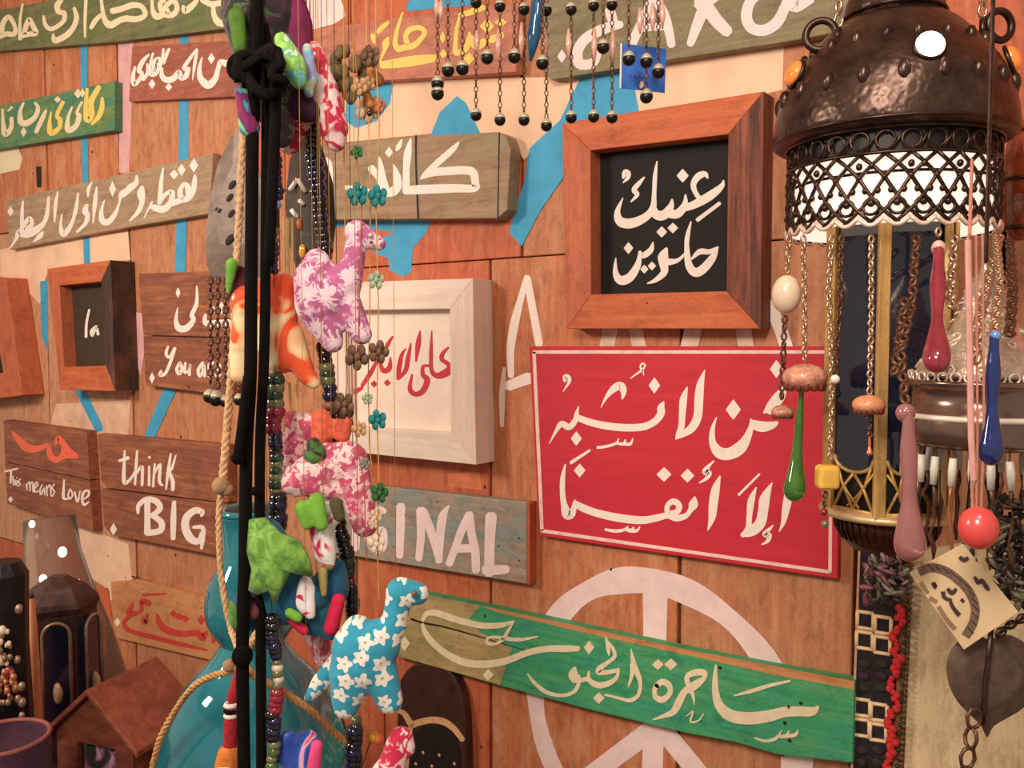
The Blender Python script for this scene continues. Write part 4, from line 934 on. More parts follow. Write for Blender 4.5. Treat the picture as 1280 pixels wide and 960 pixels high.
# --- tassel braid
e = empty('red_braided_tassel', A(293, 1000, .84), 'red braided tassel with banded cream rings and an orange knot before the bottle', 'tassel')
rw = plain('wine_red_wool', '#a8202c', .9, var=.3, sc=200, bmp=.6)
soft('braid', e, [(301, 836, 6, 291, 872, 7), (290, 888, 8, 287, 934, 8)], rw, .84, .0016)
bm = bmesh.new()
for i, (y, r) in enumerate(((881, 8.5), (894, 8.5))): torus(bm, A(289, y, .84), mm(6.5, .84), mm(3.2, .84), Vector((0, 0, 1)), segs=16)
link('cream_band', bm, cream, e, smooth=True)
bm = bmesh.new(); torus(bm, A(289, 888, .84), mm(6.5, .84), mm(3.2, .84), Vector((0, 0, 1)), segs=16); link('black_band', bm, black, e, smooth=True)
soft('orange_knot', e, [(286, 944, 13, 284, 958, 14)], plain('orange_wool', '#d87a34', .9, var=.25, sc=200, bmp=.6), .84, .0018)
bm = bmesh.new()
for y in (955, 970): torus(bm, A(284, y, .84), mm(10.5, .84), mm(3.4, .84), Vector((0, 0, 1)), segs=16)
link('cream_band', bm, cream, e, smooth=True)
soft('fringe', e, [(284, 975, 13, 283, 1010, 12)], rw, .84, .002)

# ------------------------------------------------------------------ teal bottle
dv = 1.06; vc = A(318, 900, dv)
def zpx(py, d=dv): return A(640, py, d).z
m, t_, b_ = nt('teal_glass')
b_.inputs['Base Color'].default_value = lin('#17788a'); b_.inputs['Roughness'].default_value = .06; b_.inputs['Transmission Weight'].default_value = .35; b_.inputs['Coat Weight'].default_value = .8
n_ = noise(t_, coords(t_, (1, 1, 1)), 9, 3)
t_.links.new(ramp(t_, n_, [(.3, '#1a6a74'), (.55, '#2a94a6'), (.75, '#3fa49a')]), b_.inputs['Base Color'])
bump(t_, b_, noise(t_, coords(t_, (1, 1, 1)), 14, 2), .25, .004)
e = empty('teal_glass_bottle', Vector((vc.x, vc.y, tz)), 'tall teal glass gourd bottle slung in jute rope at the bottom left', 'bottle')
bm = bmesh.new()
P = [(36, 632), (38, 640), (36, 652), (34, 690), (40, 704), (52, 725), (57, 750), (54, 775), (42, 795), (40, 802), (56, 825), (80, 850), (100, 885), (114, 925), (124, 965), (130, 1010), (128, 1080), (116, 1140), (80, 1170)]
Q = smooth_pts([(r, y) for r, y in P], 4)
dz = zpx(632) ; prof = [(mm(r, dv), zpx(y)) for r, y in Q]
zb = prof[-1][1]
prof = [(r, z) for r, z in prof if z > tz + .004] + [(mm(70, dv), tz + .001)]
lathe(bm, [(mm(33, dv), zpx(634))] + prof, vc, 48)
link('glass_body', bm, m, e, smooth=True)
bm = bmesh.new(); torus(bm, (vc.x, vc.y, zpx(636)), mm(36, dv), mm(4.5, dv), (0, 0, 1), segs=40, sides=8); link('lip', bm, m, e, smooth=True)
bm = bmesh.new(); lathe(bm, [(mm(30, dv), zpx(670)), (mm(31, dv), zpx(634)), (mm(20, dv), zpx(632)), ], vc, 24); link('dark_stopper', bm, plain('dark_stopper', '#14242c', .4), e, smooth=True)

# ------------------------------------------------------------------ big metal lantern
DL = .86; LX = 1111
lc = A(LX, 300, DL)
def lz(py): return A(LX, py, DL).z
lr = lambda px: mm(px * .915, DL)
def lpos(phi, r, z):
    """phi measured from the right hand side, 90 deg faces the shop"""
    return Vector((lc.x, lc.y, 0)) + RGT * (r * math.cos(phi)) - HV * (r * math.sin(phi)) + Vector((0, 0, z))
lan = empty('metal_lantern', Vector((lc.x, lc.y, lz(690))), 'big dark metal lantern with a domed lid, lit pierced band and gold posts, upper right', 'lantern')
m, t_, b_ = nt('engraved_bronze'); v_ = coords(t_, (1, 1, 1))
n_ = noise(t_, v_, 45, 4)
t_.links.new(ramp(t_, n_, [(.3, '#3a2a24'), (.6, '#5a463c'), (.8, '#7a6454')]), b_.inputs['Base Color'])
b_.inputs['Metallic'].default_value = .75; b_.inputs['Roughness'].default_value = .3
vo = t_.nodes.new('ShaderNodeTexVoronoi'); vo.inputs['Scale'].default_value = 190; vo.feature = 'SMOOTH_F1'; t_.links.new(v_, vo.inputs['Vector'])
wv = t_.nodes.new('ShaderNodeTexWave'); wv.inputs['Scale'].default_value = 60; wv.inputs['Distortion'].default_value = 9; t_.links.new(v_, wv.inputs['Vector'])
ad = t_.nodes.new('ShaderNodeMath'); ad.operation = 'ADD'; t_.links.new(vo.outputs['Distance'], ad.inputs[0]); ad.inputs[1].default_value = 0.0
bump(t_, b_, ad.outputs[0], .45, .0012)
bronze = m
goldm = wood('worn_gold_brass', [(.2, '#a07a3c'), (.5, '#d2a862'), (.8, '#ecd09a')], None, 'z', .45)
goldm.node_tree.nodes['Principled BSDF'].inputs['Metallic'].default_value = .35
paleg = plain('pale_gilt_metal', '#e6c898', .4, .4, var=.15)
bm = bmesh.new()
P = [(14, -75), (22, -60), (18, -45), (34, -30), (52, -8), (61, 8), (64, 25), (60, 31), (67, 34), (82, 43), (98, 58), (116, 77), (132, 98), (144, 120), (151, 146), (154, 172), (150, 182), (136, 186), (120, 187)]
lathe(bm, [(lr(r), lz(y)) for r, y in smooth_pts(P, 4)], lc, 56)
link('domed_lid', bm, bronze, lan, smooth=True)
bm = bmesh.new()
for y, r in ((27, 65), (178, 152), (186, 136), (214, 134)): torus(bm, (lc.x, lc.y, lz(y)), lr(r), lr(2.4), (0, 0, 1), segs=56, sides=6)
link('rim_rings', bm, dkmetal, lan, smooth=True, kind='stuff')
# raised repousse leaves around the lid
bm = bmesh.new()
for k in range(20):
    ph = 2 * PI * k / 20
    for (r, y, s) in ((145, 128, 1.0), (115, 78, .8)):
        p = lpos(ph + (.15 if y < 100 else 0), lr(r), lz(y))
        ball(bm, p, lr(9 * s), (.9, .9, 1.5), 8)
link('embossed_leaves', bm, bronze, lan, smooth=True, kind='stuff')
stone_o = plain('orange_glass_stone', '#f08a3c', .12, coat=.8, var=.15, emis='#f07a30', es=.35)
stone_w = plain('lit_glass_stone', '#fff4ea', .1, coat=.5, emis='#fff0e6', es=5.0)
for k in range(5):
    ph = math.radians(96 + 75 * k)
    mat = stone_w if k == 0 else stone_o
    rr = 142 if k else 140
    p = lpos(ph, lr(rr - 3), lz(102))
    bm = bmesh.new(); n = (p - Vector((lc.x, lc.y, p.z))).normalized(); n.z = .35
    q = Vector((0, 0, 1)).rotation_difference(n).to_matrix()
    torus(bm, p, lr(17), lr(3.2), n, segs=20)
    s = link('stone_setting', bm, dkmetal, lan, smooth=True)
    bm = bmesh.new(); ball(bm, p + n.normalized() * lr(3), lr(17), (1, 1, .6), 16, q); link('glass_stone', bm, mat, s, smooth=True, label='white glowing glass stone' if k == 0 else 'orange glass stone')
# hanging rings and chains
for (x, y, sg) in ((1026, 44, -1), (1250, 32, 1)):
    c0 = A(x, y, DL - .03)
    bm = bmesh.new(); torus(bm, c0, lr(19), lr(5), (RGT * .3 * sg - HV).normalized(), segs=24, sides=8); r_ = link('hanging_ring', bm, dkmetal, lan, smooth=True)
    bm = bmesh.new(); torus(bm, A(x - sg * 22, y + 6, DL - .03), lr(13), lr(4.5), (RGT - HV * .5).normalized(), segs=20); link('ring_loop', bm, dkmetal, r_, smooth=True)
    a = A(x - sg * 22, y - 10, DL - .03)
    bm = bmesh.new(); chain_bm(bm, [a, Vector((a.x, a.y, CEIL))], .016, .0016); link('hanging_chain', bm, chainm, lan, smooth=True, kind='stuff')
a = A(LX, -72, DL); bm = bmesh.new(); tube(bm, [a, Vector((lc.x, lc.y, CEIL))], .004, 8); link('hanging_rod', bm, dkmetal, lan, smooth=True)
# pierced band
bm = bmesh.new(); lathe(bm, [(lr(126), lz(213)), (lr(126), lz(292))], lc, 56, cap=False)
link('glowing_liner', bm, plain('lit_parchment_liner', '#fff2e4', .8, var=.04, emis='#ffe6d2', es=1.0), lan, smooth=True, label='bright cream lamp liner seen through the piercing')
bm = bmesh.new(); lathe(bm, [(lr(128), lz(186)), (lr(128), lz(213))], lc, 56, cap=False); link('band_backing', bm, plain('lantern_black', '#1a1210', .5), lan, smooth=True)
N = 28; R_ = 133
NS = 2.6
def cyl(th, y, dr=0): return lpos(th, lr(R_ + dr), lz(y))
bm = bmesh.new()
dth = 2 * PI / N
for k in range(N):
    t0 = k * dth
    for s in (1, -1):
        pts = [cyl(t0 + s * dth * (u / 8.0) * NS + s * .03 * math.sin(u / 8 * 2 * PI), 215 + 78 * u / 8.0) for u in range(9)]
        tube(bm, pts, lr(2.7), 5)
link('lattice_strips', bm, dkmetal, lan, smooth=True, kind='stuff')
bm = bmesh.new()
for k in range(N):
    t0 = k * dth
    for (dy, f, r) in ((228, .5 if k % 2 else 0, 4.4), (256, .25, 4.0), (256, .75, 4.0), (241, 0, 4.2)):
        ball(bm, cyl(t0 + f * dth, dy), lr(r), (1, 1, 1.1), 7)
    torus(bm, cyl(t0 + .5 * dth, 274), lr(9.5), lr(2.2), lpos(t0 + .5 * dth, 1, 0) - lpos(0, 0, 0), segs=14, sides=5)
    ball(bm, cyl(t0 + .5 * dth, 270), lr(5), (1, 1, 1), 7)
link('piercing_knots', bm, dkmetal, lan, smooth=True, kind='stuff')
bm = bmesh.new()
for k in range(N):
    t0 = k * dth
    pts = [cyl(t0 + dth * (u / 8.0), 286 + 9 * math.sin(PI * u / 8), 1) for u in range(9)]
    tube(bm, pts, lr(3.0), 6)
link('scalloped_edge', bm, plain('scallop_cream_metal', '#f0d4c0', .4, .2, var=.1), lan, smooth=True, kind='stuff')
bm = bmesh.new()
for k in range(N):
    t0 = k * dth
    torus(bm, cyl(t0, 200), lr(11), lr(1.8), lpos(t0, 1, 0) - lpos(0, 0, 0), segs=14, sides=5)
    tube(bm, [cyl(t0 + .5 * dth - .3 * dth, 187), cyl(t0 + .5 * dth, 200), cyl(t0 + .5 * dth + .3 * dth, 213)], lr(1.6), 5)
link('upper_scrolls', bm, dkmetal, lan, smooth=True, kind='stuff')
# glazed body
navy = plain('navy_glass', '#161c30', .08, coat=.8, var=.3, sc=30)
HR = 82
vx = [math.radians(120 - 60 * k) for k in range(6)]
bodyc = A(1114, 400, DL)
def bpos(phi, r, z): return Vector((bodyc.x, bodyc.y, z)) + RGT * (r * math.cos(phi)) - HV * (r * math.sin(phi))
for k in range(6):
    a, b2 = bpos(vx[k], lr(HR), 0), bpos(vx[(k + 1) % 6], lr(HR), 0)
    out = ((a + b2) / 2 - Vector((bodyc.x, bodyc.y, 0))).normalized()
    ax = (b2 - a).normalized(); L_ = (b2 - a).length
    rot = Matrix((ax, out, Vector((0, 0, 1)))).transposed()
    bm = bmesh.new(); box(bm, a + Vector((0, 0, (lz(230) + lz(640)) / 2)) - out * 0, (lr(15), lr(9), lz(230) - lz(640)), rot); bevel(link('gold_post', bm, goldm, lan), .0008)
    # glass with arched lower end
    bm = bmesh.new(); mid = (a + b2) / 2 - out * lr(3); hw = L_ / 2 - lr(9)
    out2 = [(-hw, lz(210)), (hw, lz(210))] + [(hw * math.cos(w_), lz(568) - lr(19) * math.sin(w_)) for w_ in [i * PI / 8 for i in range(9)]]
    f = [bm.verts.new(mid + ax * x + out * lr(1) + Vector((0, 0, z))) for x, z in out2]; g = [bm.verts.new(mid + ax * x - out * lr(1) + Vector((0, 0, z))) for x, z in out2]
    bm.faces.new(f); bm.faces.new(g[::-1])
    for i in range(len(f)): bm.faces.new((f[i], g[i], g[(i + 1) % len(f)], f[(i + 1) % len(f)]))
    link('glass_panel', bm, navy, lan)
    # fretwork
    bm = bmesh.new()
    def fp(x, y): return mid + ax * lr(x) + out * lr(2) + Vector((0, 0, lz(y)))
    H = hw / lr(1)
    tube(bm, [fp(H * math.cos(w_), 568 + 19 * math.sin(w_)) for w_ in [i * PI / 10 for i in range(11)]], lr(2.6), 6)
    for sx in (-1, 1):
        tube(bm, [fp(sx * H * .95, 570), fp(sx * H * .6, 600), fp(0, 632)], lr(2.2), 5)
        tube(bm, [fp(sx * H * .95, 632), fp(sx * H * .5, 606), fp(0, 588)], lr(2.2), 5)
        tube(bm, [fp(sx * H * .98, 585), fp(sx * H * .3, 612), fp(-sx * H * .3, 630)], lr(1.8), 5)
    tube(bm, [fp(-H, 634), fp(H, 634)], lr(3), 6)
    link('fretwork', bm, goldm, lan, smooth=True)
    bm = bmesh.new(); box(bm, mid - out * lr(5) + Vector((0, 0, (lz(570) + lz(637)) / 2)), (L_ * .8, lr(1.5), lz(570) - lz(637)), rot); link('dark_back_plate', bm, plain('lantern_black', '#1a1210', .5), lan)
bm = bmesh.new(); lathe(bm, [(lr(40), lz(634)), (lr(86), lz(636)), (lr(90), lz(640)), (lr(87), lz(645)), (lr(60), lz(647))], bodyc, 40); link('base_plate', bm, paleg, lan, smooth=True)
bm = bmesh.new(); lathe(bm, [(lr(68), lz(646)), (lr(66), lz(662)), (lr(58), lz(676)), (lr(48), lz(688)), (lr(20), lz(692))], bodyc, 40); link('base_cup', bm, plain('dark_red_bronze', '#50281e', .35, .6, var=.3), lan, smooth=True)
bm = bmesh.new()
for k in range(40):
    ph = 2 * PI * k / 40
    tube(bm, [bpos(ph, lr(69), lz(650)), bpos(ph, lr(67), lz(662)), bpos(ph, lr(59), lz(676))], lr(1.6), 5)
link('base_ribs', bm, dkmetal, lan, smooth=True, kind='stuff')
bm = bmesh.new(); lathe(bm, [(lr(78), lz(236)), (lr(128), lz(236)), (lr(128), lz(233)), (lr(78), lz(233))], lc, 40, cap=False); link('inner_ring', bm, dkmetal, lan, smooth=True)

# ------------------------------------------------------------------ pendants on the lantern
def df(x, r=133.0):
    """depth at which the sight line through column x first meets the pierced band"""
    q = ray(x, 300); dx, dy = q.x, q.y; ox, oy = CAM.x - lc.x, CAM.y - lc.y
    a = dx * dx + dy * dy; b = 2 * (ox * dx + oy * dy); c = ox * ox + oy * oy - (lr(r)) ** 2
    disc = b * b - 4 * a * c
    return (-b - math.sqrt(disc)) / (2 * a) - .004 if disc > 0 else -b / (2 * a)
def pendant(label, P, d=None, link_=.0095, wr=.00125, mat=chainm, name='glass_pendant', cat='pendant'):
    x, y = P[-1][0], P[-1][1]
    Q = [A(p[0], p[1], p[2] if len(p) > 2 else d) for p in P]
    e = empty(name, Q[-1], label, cat)
    bm = bmesh.new(); chain_bm(bm, Q, link_, wr); link('chain', bm, mat, e, smooth=True, kind='stuff')
    return e
def drop(parent, x, y0, y1, w, d, mat, name='glass_drop', topr=2.2, x2=None, d2=None):
    bm = bmesh.new(); x2 = x if x2 is None else x2
    hgt = y1 - y0
    prof = [(0, topr), (.1, topr), (.3, topr * 1.5), (.55, w * .45), (.72, w * .72), (.86, w), (.94, w * .9), (.985, w * .5), (1, w * .1)]
    Q = smooth_pts(prof, 4)
    tube(bm, [A(x + (x2 - x) * t_, y0 + hgt * t_, d + ((d2 or d) - d) * t_) for t_, r in Q], [mm(max(r, .4), d) for t_, r in Q], 14)
    return link(name, bm, mat, parent, smooth=True)
def shell(parent, x, y, r, d, mat, name='carved_bead', teeth=True):
    bm = bmesh.new(); c = A(x, y, d); ball(bm, c, mm(r, d), (1, 1, .62), 18)
    o = link(name, bm, mat, parent, smooth=True)
    if teeth:
        bm = bmesh.new()
        for k in range(14):
            a = 2 * PI * k / 14
            ball(bm, c + RGT * math.cos(a) * mm(r * .78, d) + HV * math.sin(a) * mm(r * .78, d) - Vector((0, 0, mm(r * .34, d))), mm(r * .17, d), (1, 1, 1.6), 6)
        link('carved_teeth', bm, plain('bead_teeth_brown', '#7c3c28', .5), o, smooth=True, kind='stuff')
    return o
glassg = plain('green_glass', '#4c8a34', .06, coat=.8, var=.3, sc=40, trans=.35)
glassm = plain('mauve_glass', '#b87c7c', .08, coat=.8, var=.15, sc=40, trans=.4)
glassr = plain('wine_glass', '#a83c4c', .08, coat=.8, var=.25, sc=30, trans=.25)
glassb = plain('cobalt_glass', '#1c3478', .06, coat=.8, var=.35, sc=30, trans=.25)
egg = plain('ivory_stone', '#f8dcc0', .25, coat=.6, var=.1, sc=30)
pinkb = plain('carved_pink_bead', '#d8967c', .4, coat=.3, var=.5, sc=160)
orgb = plain('carved_orange_bead', '#e0956c', .4, coat=.3, var=.15, sc=120)
e = pendant('chain pendant with a glossy ivory egg stone, leftmost on the big lantern', [(986, 294), (984, 342)], df(986))
bm = bmesh.new(); ball(bm, A(983, 368, df(986)), mm(21, .83), (.9, .9, 1.2), 20); link('egg_stone', bm, egg, e, smooth=True)
bm = bmesh.new(); chain_bm(bm, [A(981, 394, df(986)), A(977, 500, df(986))], .010, .0013); link('lower_chain', bm, darkchain, e, smooth=True, kind='stuff')
shell(e, 978, 515, 14, df(986), pinkb)
e = pendant('chain pendant with a large carved pink bead over a long green glass drop', [(1004, 294), (1006, 380), (1006, 452)], df(1004))
shell(e, 1006, 472, 28, df(1004), pinkb); drop(e, 1002, 486, 627, 13.5, df(1004), glassg, x2=992, topr=3.4)
e = pendant('chain pendant with a glossy yellow square bead near the red panel border', [(1040, 294), (1036, 360), (1040, 470), (1038, 575)], df(1040))
bm = bmesh.new(); v = box(bm, A(1034, 596, df(1040)), (mm(27, .78), mm(24, .78), mm(31, .78)), Matrix.Rotation(YAW, 3, 'Z')); o = link('square_bead', bm, plain('amber_yellow_bead', '#eebc4c', .25, coat=.5, var=.12), e, smooth=False); bevel(o, .004, 3)
bm = bmesh.new(); chain_bm(bm, [A(1032, 613, df(1040)), A(1030, 636, df(1040))], .008, .0011); link('lower_chain', bm, darkchain, e, kind='stuff')
bead(e, A(1030, 640, df(1040)), mm(5, .78), bRed); bead(e, A(1031, 655, df(1040)), mm(5, .78), bOlv)
e = pendant('twisted chain with no bead hanging between the ivory egg and the gold post', [(1052, 294), (1050, 380), (1044, 470)], df(1052, 128) - .0, mat=darkchain)
bead(e, A(1044, 474, df(1052, 128)), mm(6, .78), cream)
e = pendant('chain pendant with a small carved orange bead before the navy glass', [(1089, 294), (1089, 400), (1087, 494)], df(1088))
shell(e, 1086, 506, 20, df(1088), orgb); bm = bmesh.new(); chain_bm(bm, [A(1087, 518, df(1088)), A(1088, 548, df(1088))], .007, .001); link('lower_chain', bm, darkchain, e, kind='stuff')
drop(e, 1087, 545, 569, 3.6, df(1088), plain('orange_glass_tip', '#e06c34', .1, coat=.6), topr=1.2)
e = pendant('knotted chain slanting down to a long mauve glass drop with a clear bulb', [(1146, 294, .745), (1140, 380, .70), (1126, 440, .66), (1132, 506, .63)], None, link_=.0125, wr=.0018, mat=darkchain)
bm = bmesh.new(); chain_bm(bm, [A(1132, 372, .705), A(1118, 470, .65)], .013, .002); link('side_links', bm, darkchain, e, smooth=True, kind='stuff')
bm = bmesh.new(); ball(bm, A(1132, 516, .63), mm(12, .63), (1, 1, 1), 14); link('glass_knob', bm, glassm, e, smooth=True)
drop(e, 1135, 512, 702, 19, .627, glassm, topr=7, x2=1138)
e = pendant('wine red glass drop with a round pale knob, in front of the navy glass', [(1173, 280), (1173, 300)], .742)
bm = bmesh.new(); ball(bm, A(1173, 310, .742), mm(8.5, .742), (1, 1, 1.15), 14); link('glass_knob', bm, plain('pale_pink_glass', '#e8b8a8', .1, coat=.6), e, smooth=True)
drop(e, 1173, 312, 464, 15.5, .738, glassr, topr=6.5, x2=1171, d2=.675)
for lab, P, mt in (('chain of thick pale links just right of the wine red drop', [(1194, 294, .75), (1190, 340, .73), (1189, 385, .70)], chainm),
                   ('long slanting pinkish chain crossing the silver cone lantern', [(1250, 294, .775), (1238, 340, .70), (1224, 400, .62), (1220, 455, .60)], chainm),
                   ('dark chain at the far right edge below the pierced band', [(1262, 300, .80), (1266, 360, .70), (1262, 420, .64)], darkchain)):
    e = pendant(lab, P, link_=.0125, wr=.0018, mat=mt, name='loose_chain', cat='chain')
e = pendant('cobalt blue glass drop on a chain in front of the silver cone lantern', [(1244, 294, .77), (1250, 350, .66), (1243, 416, .60)], link_=.011, wr=.0015)
bead(e, A(1244, 420, .60), mm(7, .60), plain('pale_blue_glass', '#6c98d8', .1, coat=.6), 'glass_knob')
drop(e, 1243, 420, 582, 15, .60, glassb, topr=6, x2=1238)
# coral ball
e = empty('coral_ball_pendant', A(1223, 690, .60), 'big glossy coral red ball bead above the paper tag', 'pendant')
bm = bmesh.new(); ball(bm, A(1223, 660, .60), mm(23.5, .60), (1, 1, 1.15), 20); link('ball', bm, plain('coral_red_bead', '#e0504c', .3, coat=.5, var=.15, sc=20), e, smooth=True)
for i, (x0, x1) in enumerate(((1212, 1216), (1222, 1220), (1230, 1226))):
    bm = bmesh.new(); tube(bm, [A(x0 - 2, 294, .60), A(x0, 540, .60), A(x1, 640, .60)], mm(1.6, .60), 6); link('cord', bm, plain('pink_brown_cord', '#c08070', .6), e)
bm = bmesh.new(); tube(bm, [A(1210, 300, .6), A(1214, 545, .6), A(1217, 600, .6)], mm(4, .6), 8); link('ribbon', bm, plain('rose_ribbon', '#d09890', .5), e)
a = A(1212, 294, .60); bm = bmesh.new(); tube(bm, [a, A(1215, 200, .70), ], .0012, 6); link('cord', bm, plain('pink_brown_cord', '#c08070', .6), e)
# ------------------------------------------------------------------ silver cone lantern
D2 = .74; C2 = A(1228, 480, D2)
def z2(py): return A(1226, py, D2).z
r2 = lambda px: mm(px * .84, D2)
e = empty('silver_lantern', Vector((C2.x, C2.y, z2(640))), 'smaller silver filigree cone lantern with a banded tray and fringe of drops, right edge', 'lantern')
silv = plain('silver_filigree', '#d8c2ae', .3, .7, var=.3, sc=160, bmp=.6); silvd = plain('smoked_silver', '#8c7468', .22, .85, var=.2, sc=20)
bm = bmesh.new(); lathe(bm, [(r2(r), z2(y)) for r, y in smooth_pts([(6, 330), (10, 340), (18, 350), (28, 366), (36, 390), (50, 412), (72, 436), (88, 458), (94, 470)], 3)], C2, 40)
link('cone_lid', bm, silv, e, smooth=True)
bm = bmesh.new(); random.seed(4)
for k in range(90):
    u_ = random.random(); th = random.uniform(0, 2 * PI); rr = 20 + 74 * u_; y = 352 + 110 * u_ ** .7
    p = Vector((C2.x, C2.y, z2(y))) + RGT * math.cos(th) * r2(rr) - HV * math.sin(th) * r2(rr)
    torus(bm, p, r2(random.uniform(4, 8)), r2(1.6), (p - Vector((C2.x, C2.y, z2(y) - .03))), segs=10, sides=5)
link('filigree_scrolls', bm, plain('bright_silver', '#eedccb', .3, .5, var=.15), e, smooth=True, kind='stuff')
bm = bmesh.new()
for k in range(34):
    th = 2 * PI * k / 34; p = Vector((C2.x, C2.y, z2(470))) + RGT * math.cos(th) * r2(100) - HV * math.sin(th) * r2(100)
    torus(bm, p, r2(7), r2(2), (p - Vector((C2.x, C2.y, z2(470)))), segs=10, sides=5)
link('edge_loops', bm, plain('bright_silver', '#eedccb', .3), e, smooth=True, kind='stuff')
bm = bmesh.new(); lathe(bm, [(r2(60), z2(474)), (r2(104), z2(474)), (r2(106), z2(478)), (r2(102), z2(482)), (r2(96), z2(486)), (r2(96), z2(505)), (r2(104), z2(512)), (r2(107), z2(520)), (r2(108), z2(532)), (r2(106), z2(548)), (r2(100), z2(556)), (r2(60), z2(558))], C2, 48)
link('tray_band', bm, silvd, e, smooth=True)
bm = bmesh.new(); torus(bm, (C2.x, C2.y, z2(519)), r2(107), r2(4.5), (0, 0, 1), segs=48, sides=8); link('highlight_ridge', bm, plain('silver_highlight', '#f2e2d4', .3, .2, var=.05), e, smooth=True)  # pale ridge: the tray band's bright reflected highlight, put into colour and shape
tooth = plain('white_tooth_bead', '#dcd8c8', .4, var=.1); 
fr = empty('x', Vector((0, 0, 0))); bpy.data.objects.remove(fr)
for k in range(26):
    th = 2 * PI * k / 26
    base = Vector((C2.x, C2.y, 0)) + RGT * math.cos(th) * r2(99) - HV * math.sin(th) * r2(99)
    j1, j2 = random.uniform(-4, 4), random.uniform(-5, 5)
    bm = bmesh.new(); tube(bm, [base + Vector((0, 0, z2(556))), base + RGT * r2(j1) + Vector((0, 0, z2(568)))], r2(1.5), 5); w_ = link('fringe_wire', bm, darkchain, e)
    bm = bmesh.new(); tube(bm, [base + RGT * r2(j1) + Vector((0, 0, z2(566))), base + RGT * r2(j1 + j2 * .5) + Vector((0, 0, z2(582))), base + RGT * r2(j1 + j2) + Vector((0, 0, z2(600)))], [r2(5), r2(6), r2(4.5)], 8); link('tooth_bead', bm, tooth, w_, smooth=True)
    bm = bmesh.new(); pts = [base + RGT * r2(j1 + j2) + Vector((0, 0, z2(598)))]
    for i in range(1, 7): pts.append(base + RGT * r2(j1 + j2 + random.uniform(-4, 4)) + Vector((0, 0, z2(598 + i * 16 + random.uniform(-2, 2)))))
    tube(bm, pts, [r2(random.choice((1.2, 3, 4))) for _ in pts], 6); link('fringe_strand', bm, random.choice((darkchain, darkchain, plain('fringe_dark', '#2a1a1c', .4, var=.4), plain('fringe_copper', '#b07452', .4, .5))), w_, smooth=True)
bm = bmesh.new(); tube(bm, [Vector((C2.x, C2.y, z2(330))), Vector((C2.x, C2.y, CEIL))], .0018, 6); link('hanging_wire', bm, dkmetal, e)

# ------------------------------------------------------------------ right bottom pieces
e = empty('embroidered_strip', W(1090, 1010, .02), 'embroidered hanging strip with cream squares, red cord and beaded edge', 'textile')
def EP(u, y): # u across 0..1 ; left edge line from (1074,690) to (1064,1010)
    x = 1075 + (y - 690) * (-11 / 320.0) + u * (54 - (y - 690) * .02)
    return x, y
bm = bmesh.new(); prism_px(bm, [EP(0, 690), EP(.95, 694), EP(.95, 1010), EP(0, 1010)], .012, 0.001); link('band', bm, plain('embroidery_dark', '#221a1e', .9, var=.6, sc=150, bmp=.6), e)
bm = bmesh.new(); ribbon(bm, [EP(-.02, 690) + (3,), EP(-.02, 1010) + (3,)], .012, .001); link('cream_selvedge', bm, plain('selvedge', '#c89878', .9), e)
sq = plain('cream_stitch', '#f0cfa2', .9, var=.12, sc=200, bmp=.5)
for y0 in (775, 884, 990):
    for r_ in range(2):
        for c_ in range(2):
            ux, yy = .19 + .43 * c_, y0 + r_ * 25 + c_ * 6
            x_, y_ = EP(ux, yy)
            bm = bmesh.new(); h = 8.5
            h = 10
            cs = [(x_ - h, y_ - h - 1), (x_ + h, y_ - h + 2), (x_ + h - .5, y_ + h + 2), (x_ - h - .5, y_ + h - 1)]
            for i in range(4):
                a, b2 = cs[i], cs[(i + 1) % 4]
                tube(bm, [W(a[0], a[1], .013), W(b2[0], b2[1], .013)], .0026, 6)
            link('stitched_square', bm, sq, e, smooth=True)
for i, y in enumerate((712, 728, 744, 830, 845, 860, 938, 953, 966)):
    for c_ in range(2):
        x_, y_ = EP(.2 + .43 * c_, y)
        bm = bmesh.new(); ball(bm, W(x_, y_, .013), .0085, (1, .4, .65), 8); link('stitched_block', bm, plain(('dark_plum_wool', 'dark_olive_wool')[i % 2], ('#3a2230', '#2e2c1c')[i % 2], .95, var=.4, sc=200), e, smooth=True)
bm = bmesh.new(); random.seed(5)
for k in range(60):
    y = 760 + k * 4.2; x_, _ = EP(.96 + .06 * math.sin(k * .5), y)
    ball(bm, W(x_ + random.uniform(-4, 4), y, .016), .0045 * random.uniform(.8, 1.3), (1, .8, 1), 6)
link('red_cord', bm, plain('red_wool', '#cc2a2c', .9, var=.25, sc=200), e, smooth=True, kind='stuff')
bm = bmesh.new()
for k in range(46):
    y = 700 + k * 6.7; x_, _ = EP(1.24, y); ball(bm, W(x_, y, .014), .0026, (1, 1, 1), 6)
link('beaded_edge', bm, plain('bead_edge_mixed', '#5c4a2c', .3, var=.7, sc=90), e, smooth=True, kind='stuff')
bm = bmesh.new()
for k in range(30):
    y = 700 + k * 10.3; x_, _ = EP(1.15, y); ball(bm, W(x_, y, .013), .0032, (1, 1, 1), 6)
link('green_beads', bm, plain('bead_leaf_green', '#2c3a20', .3, var=.6, sc=90), e, smooth=True, kind='stuff')
e = empty('cream_canvas_board', W(1220, 1010, .01), 'cream canvas board with brown mottled lower part behind the heart pendant', 'board')
bm = bmesh.new(); prism_px(bm, [(1142, 690), (1420, 640), (1420, 1090), (1128, 1010)], .006, 0); link('canvas', bm, wood('cream_canvas', [(.3, '#d8bc90'), (.7, '#e8d2aa')], ('#a87c60', .58, .8), 'z', bs=.1), e)
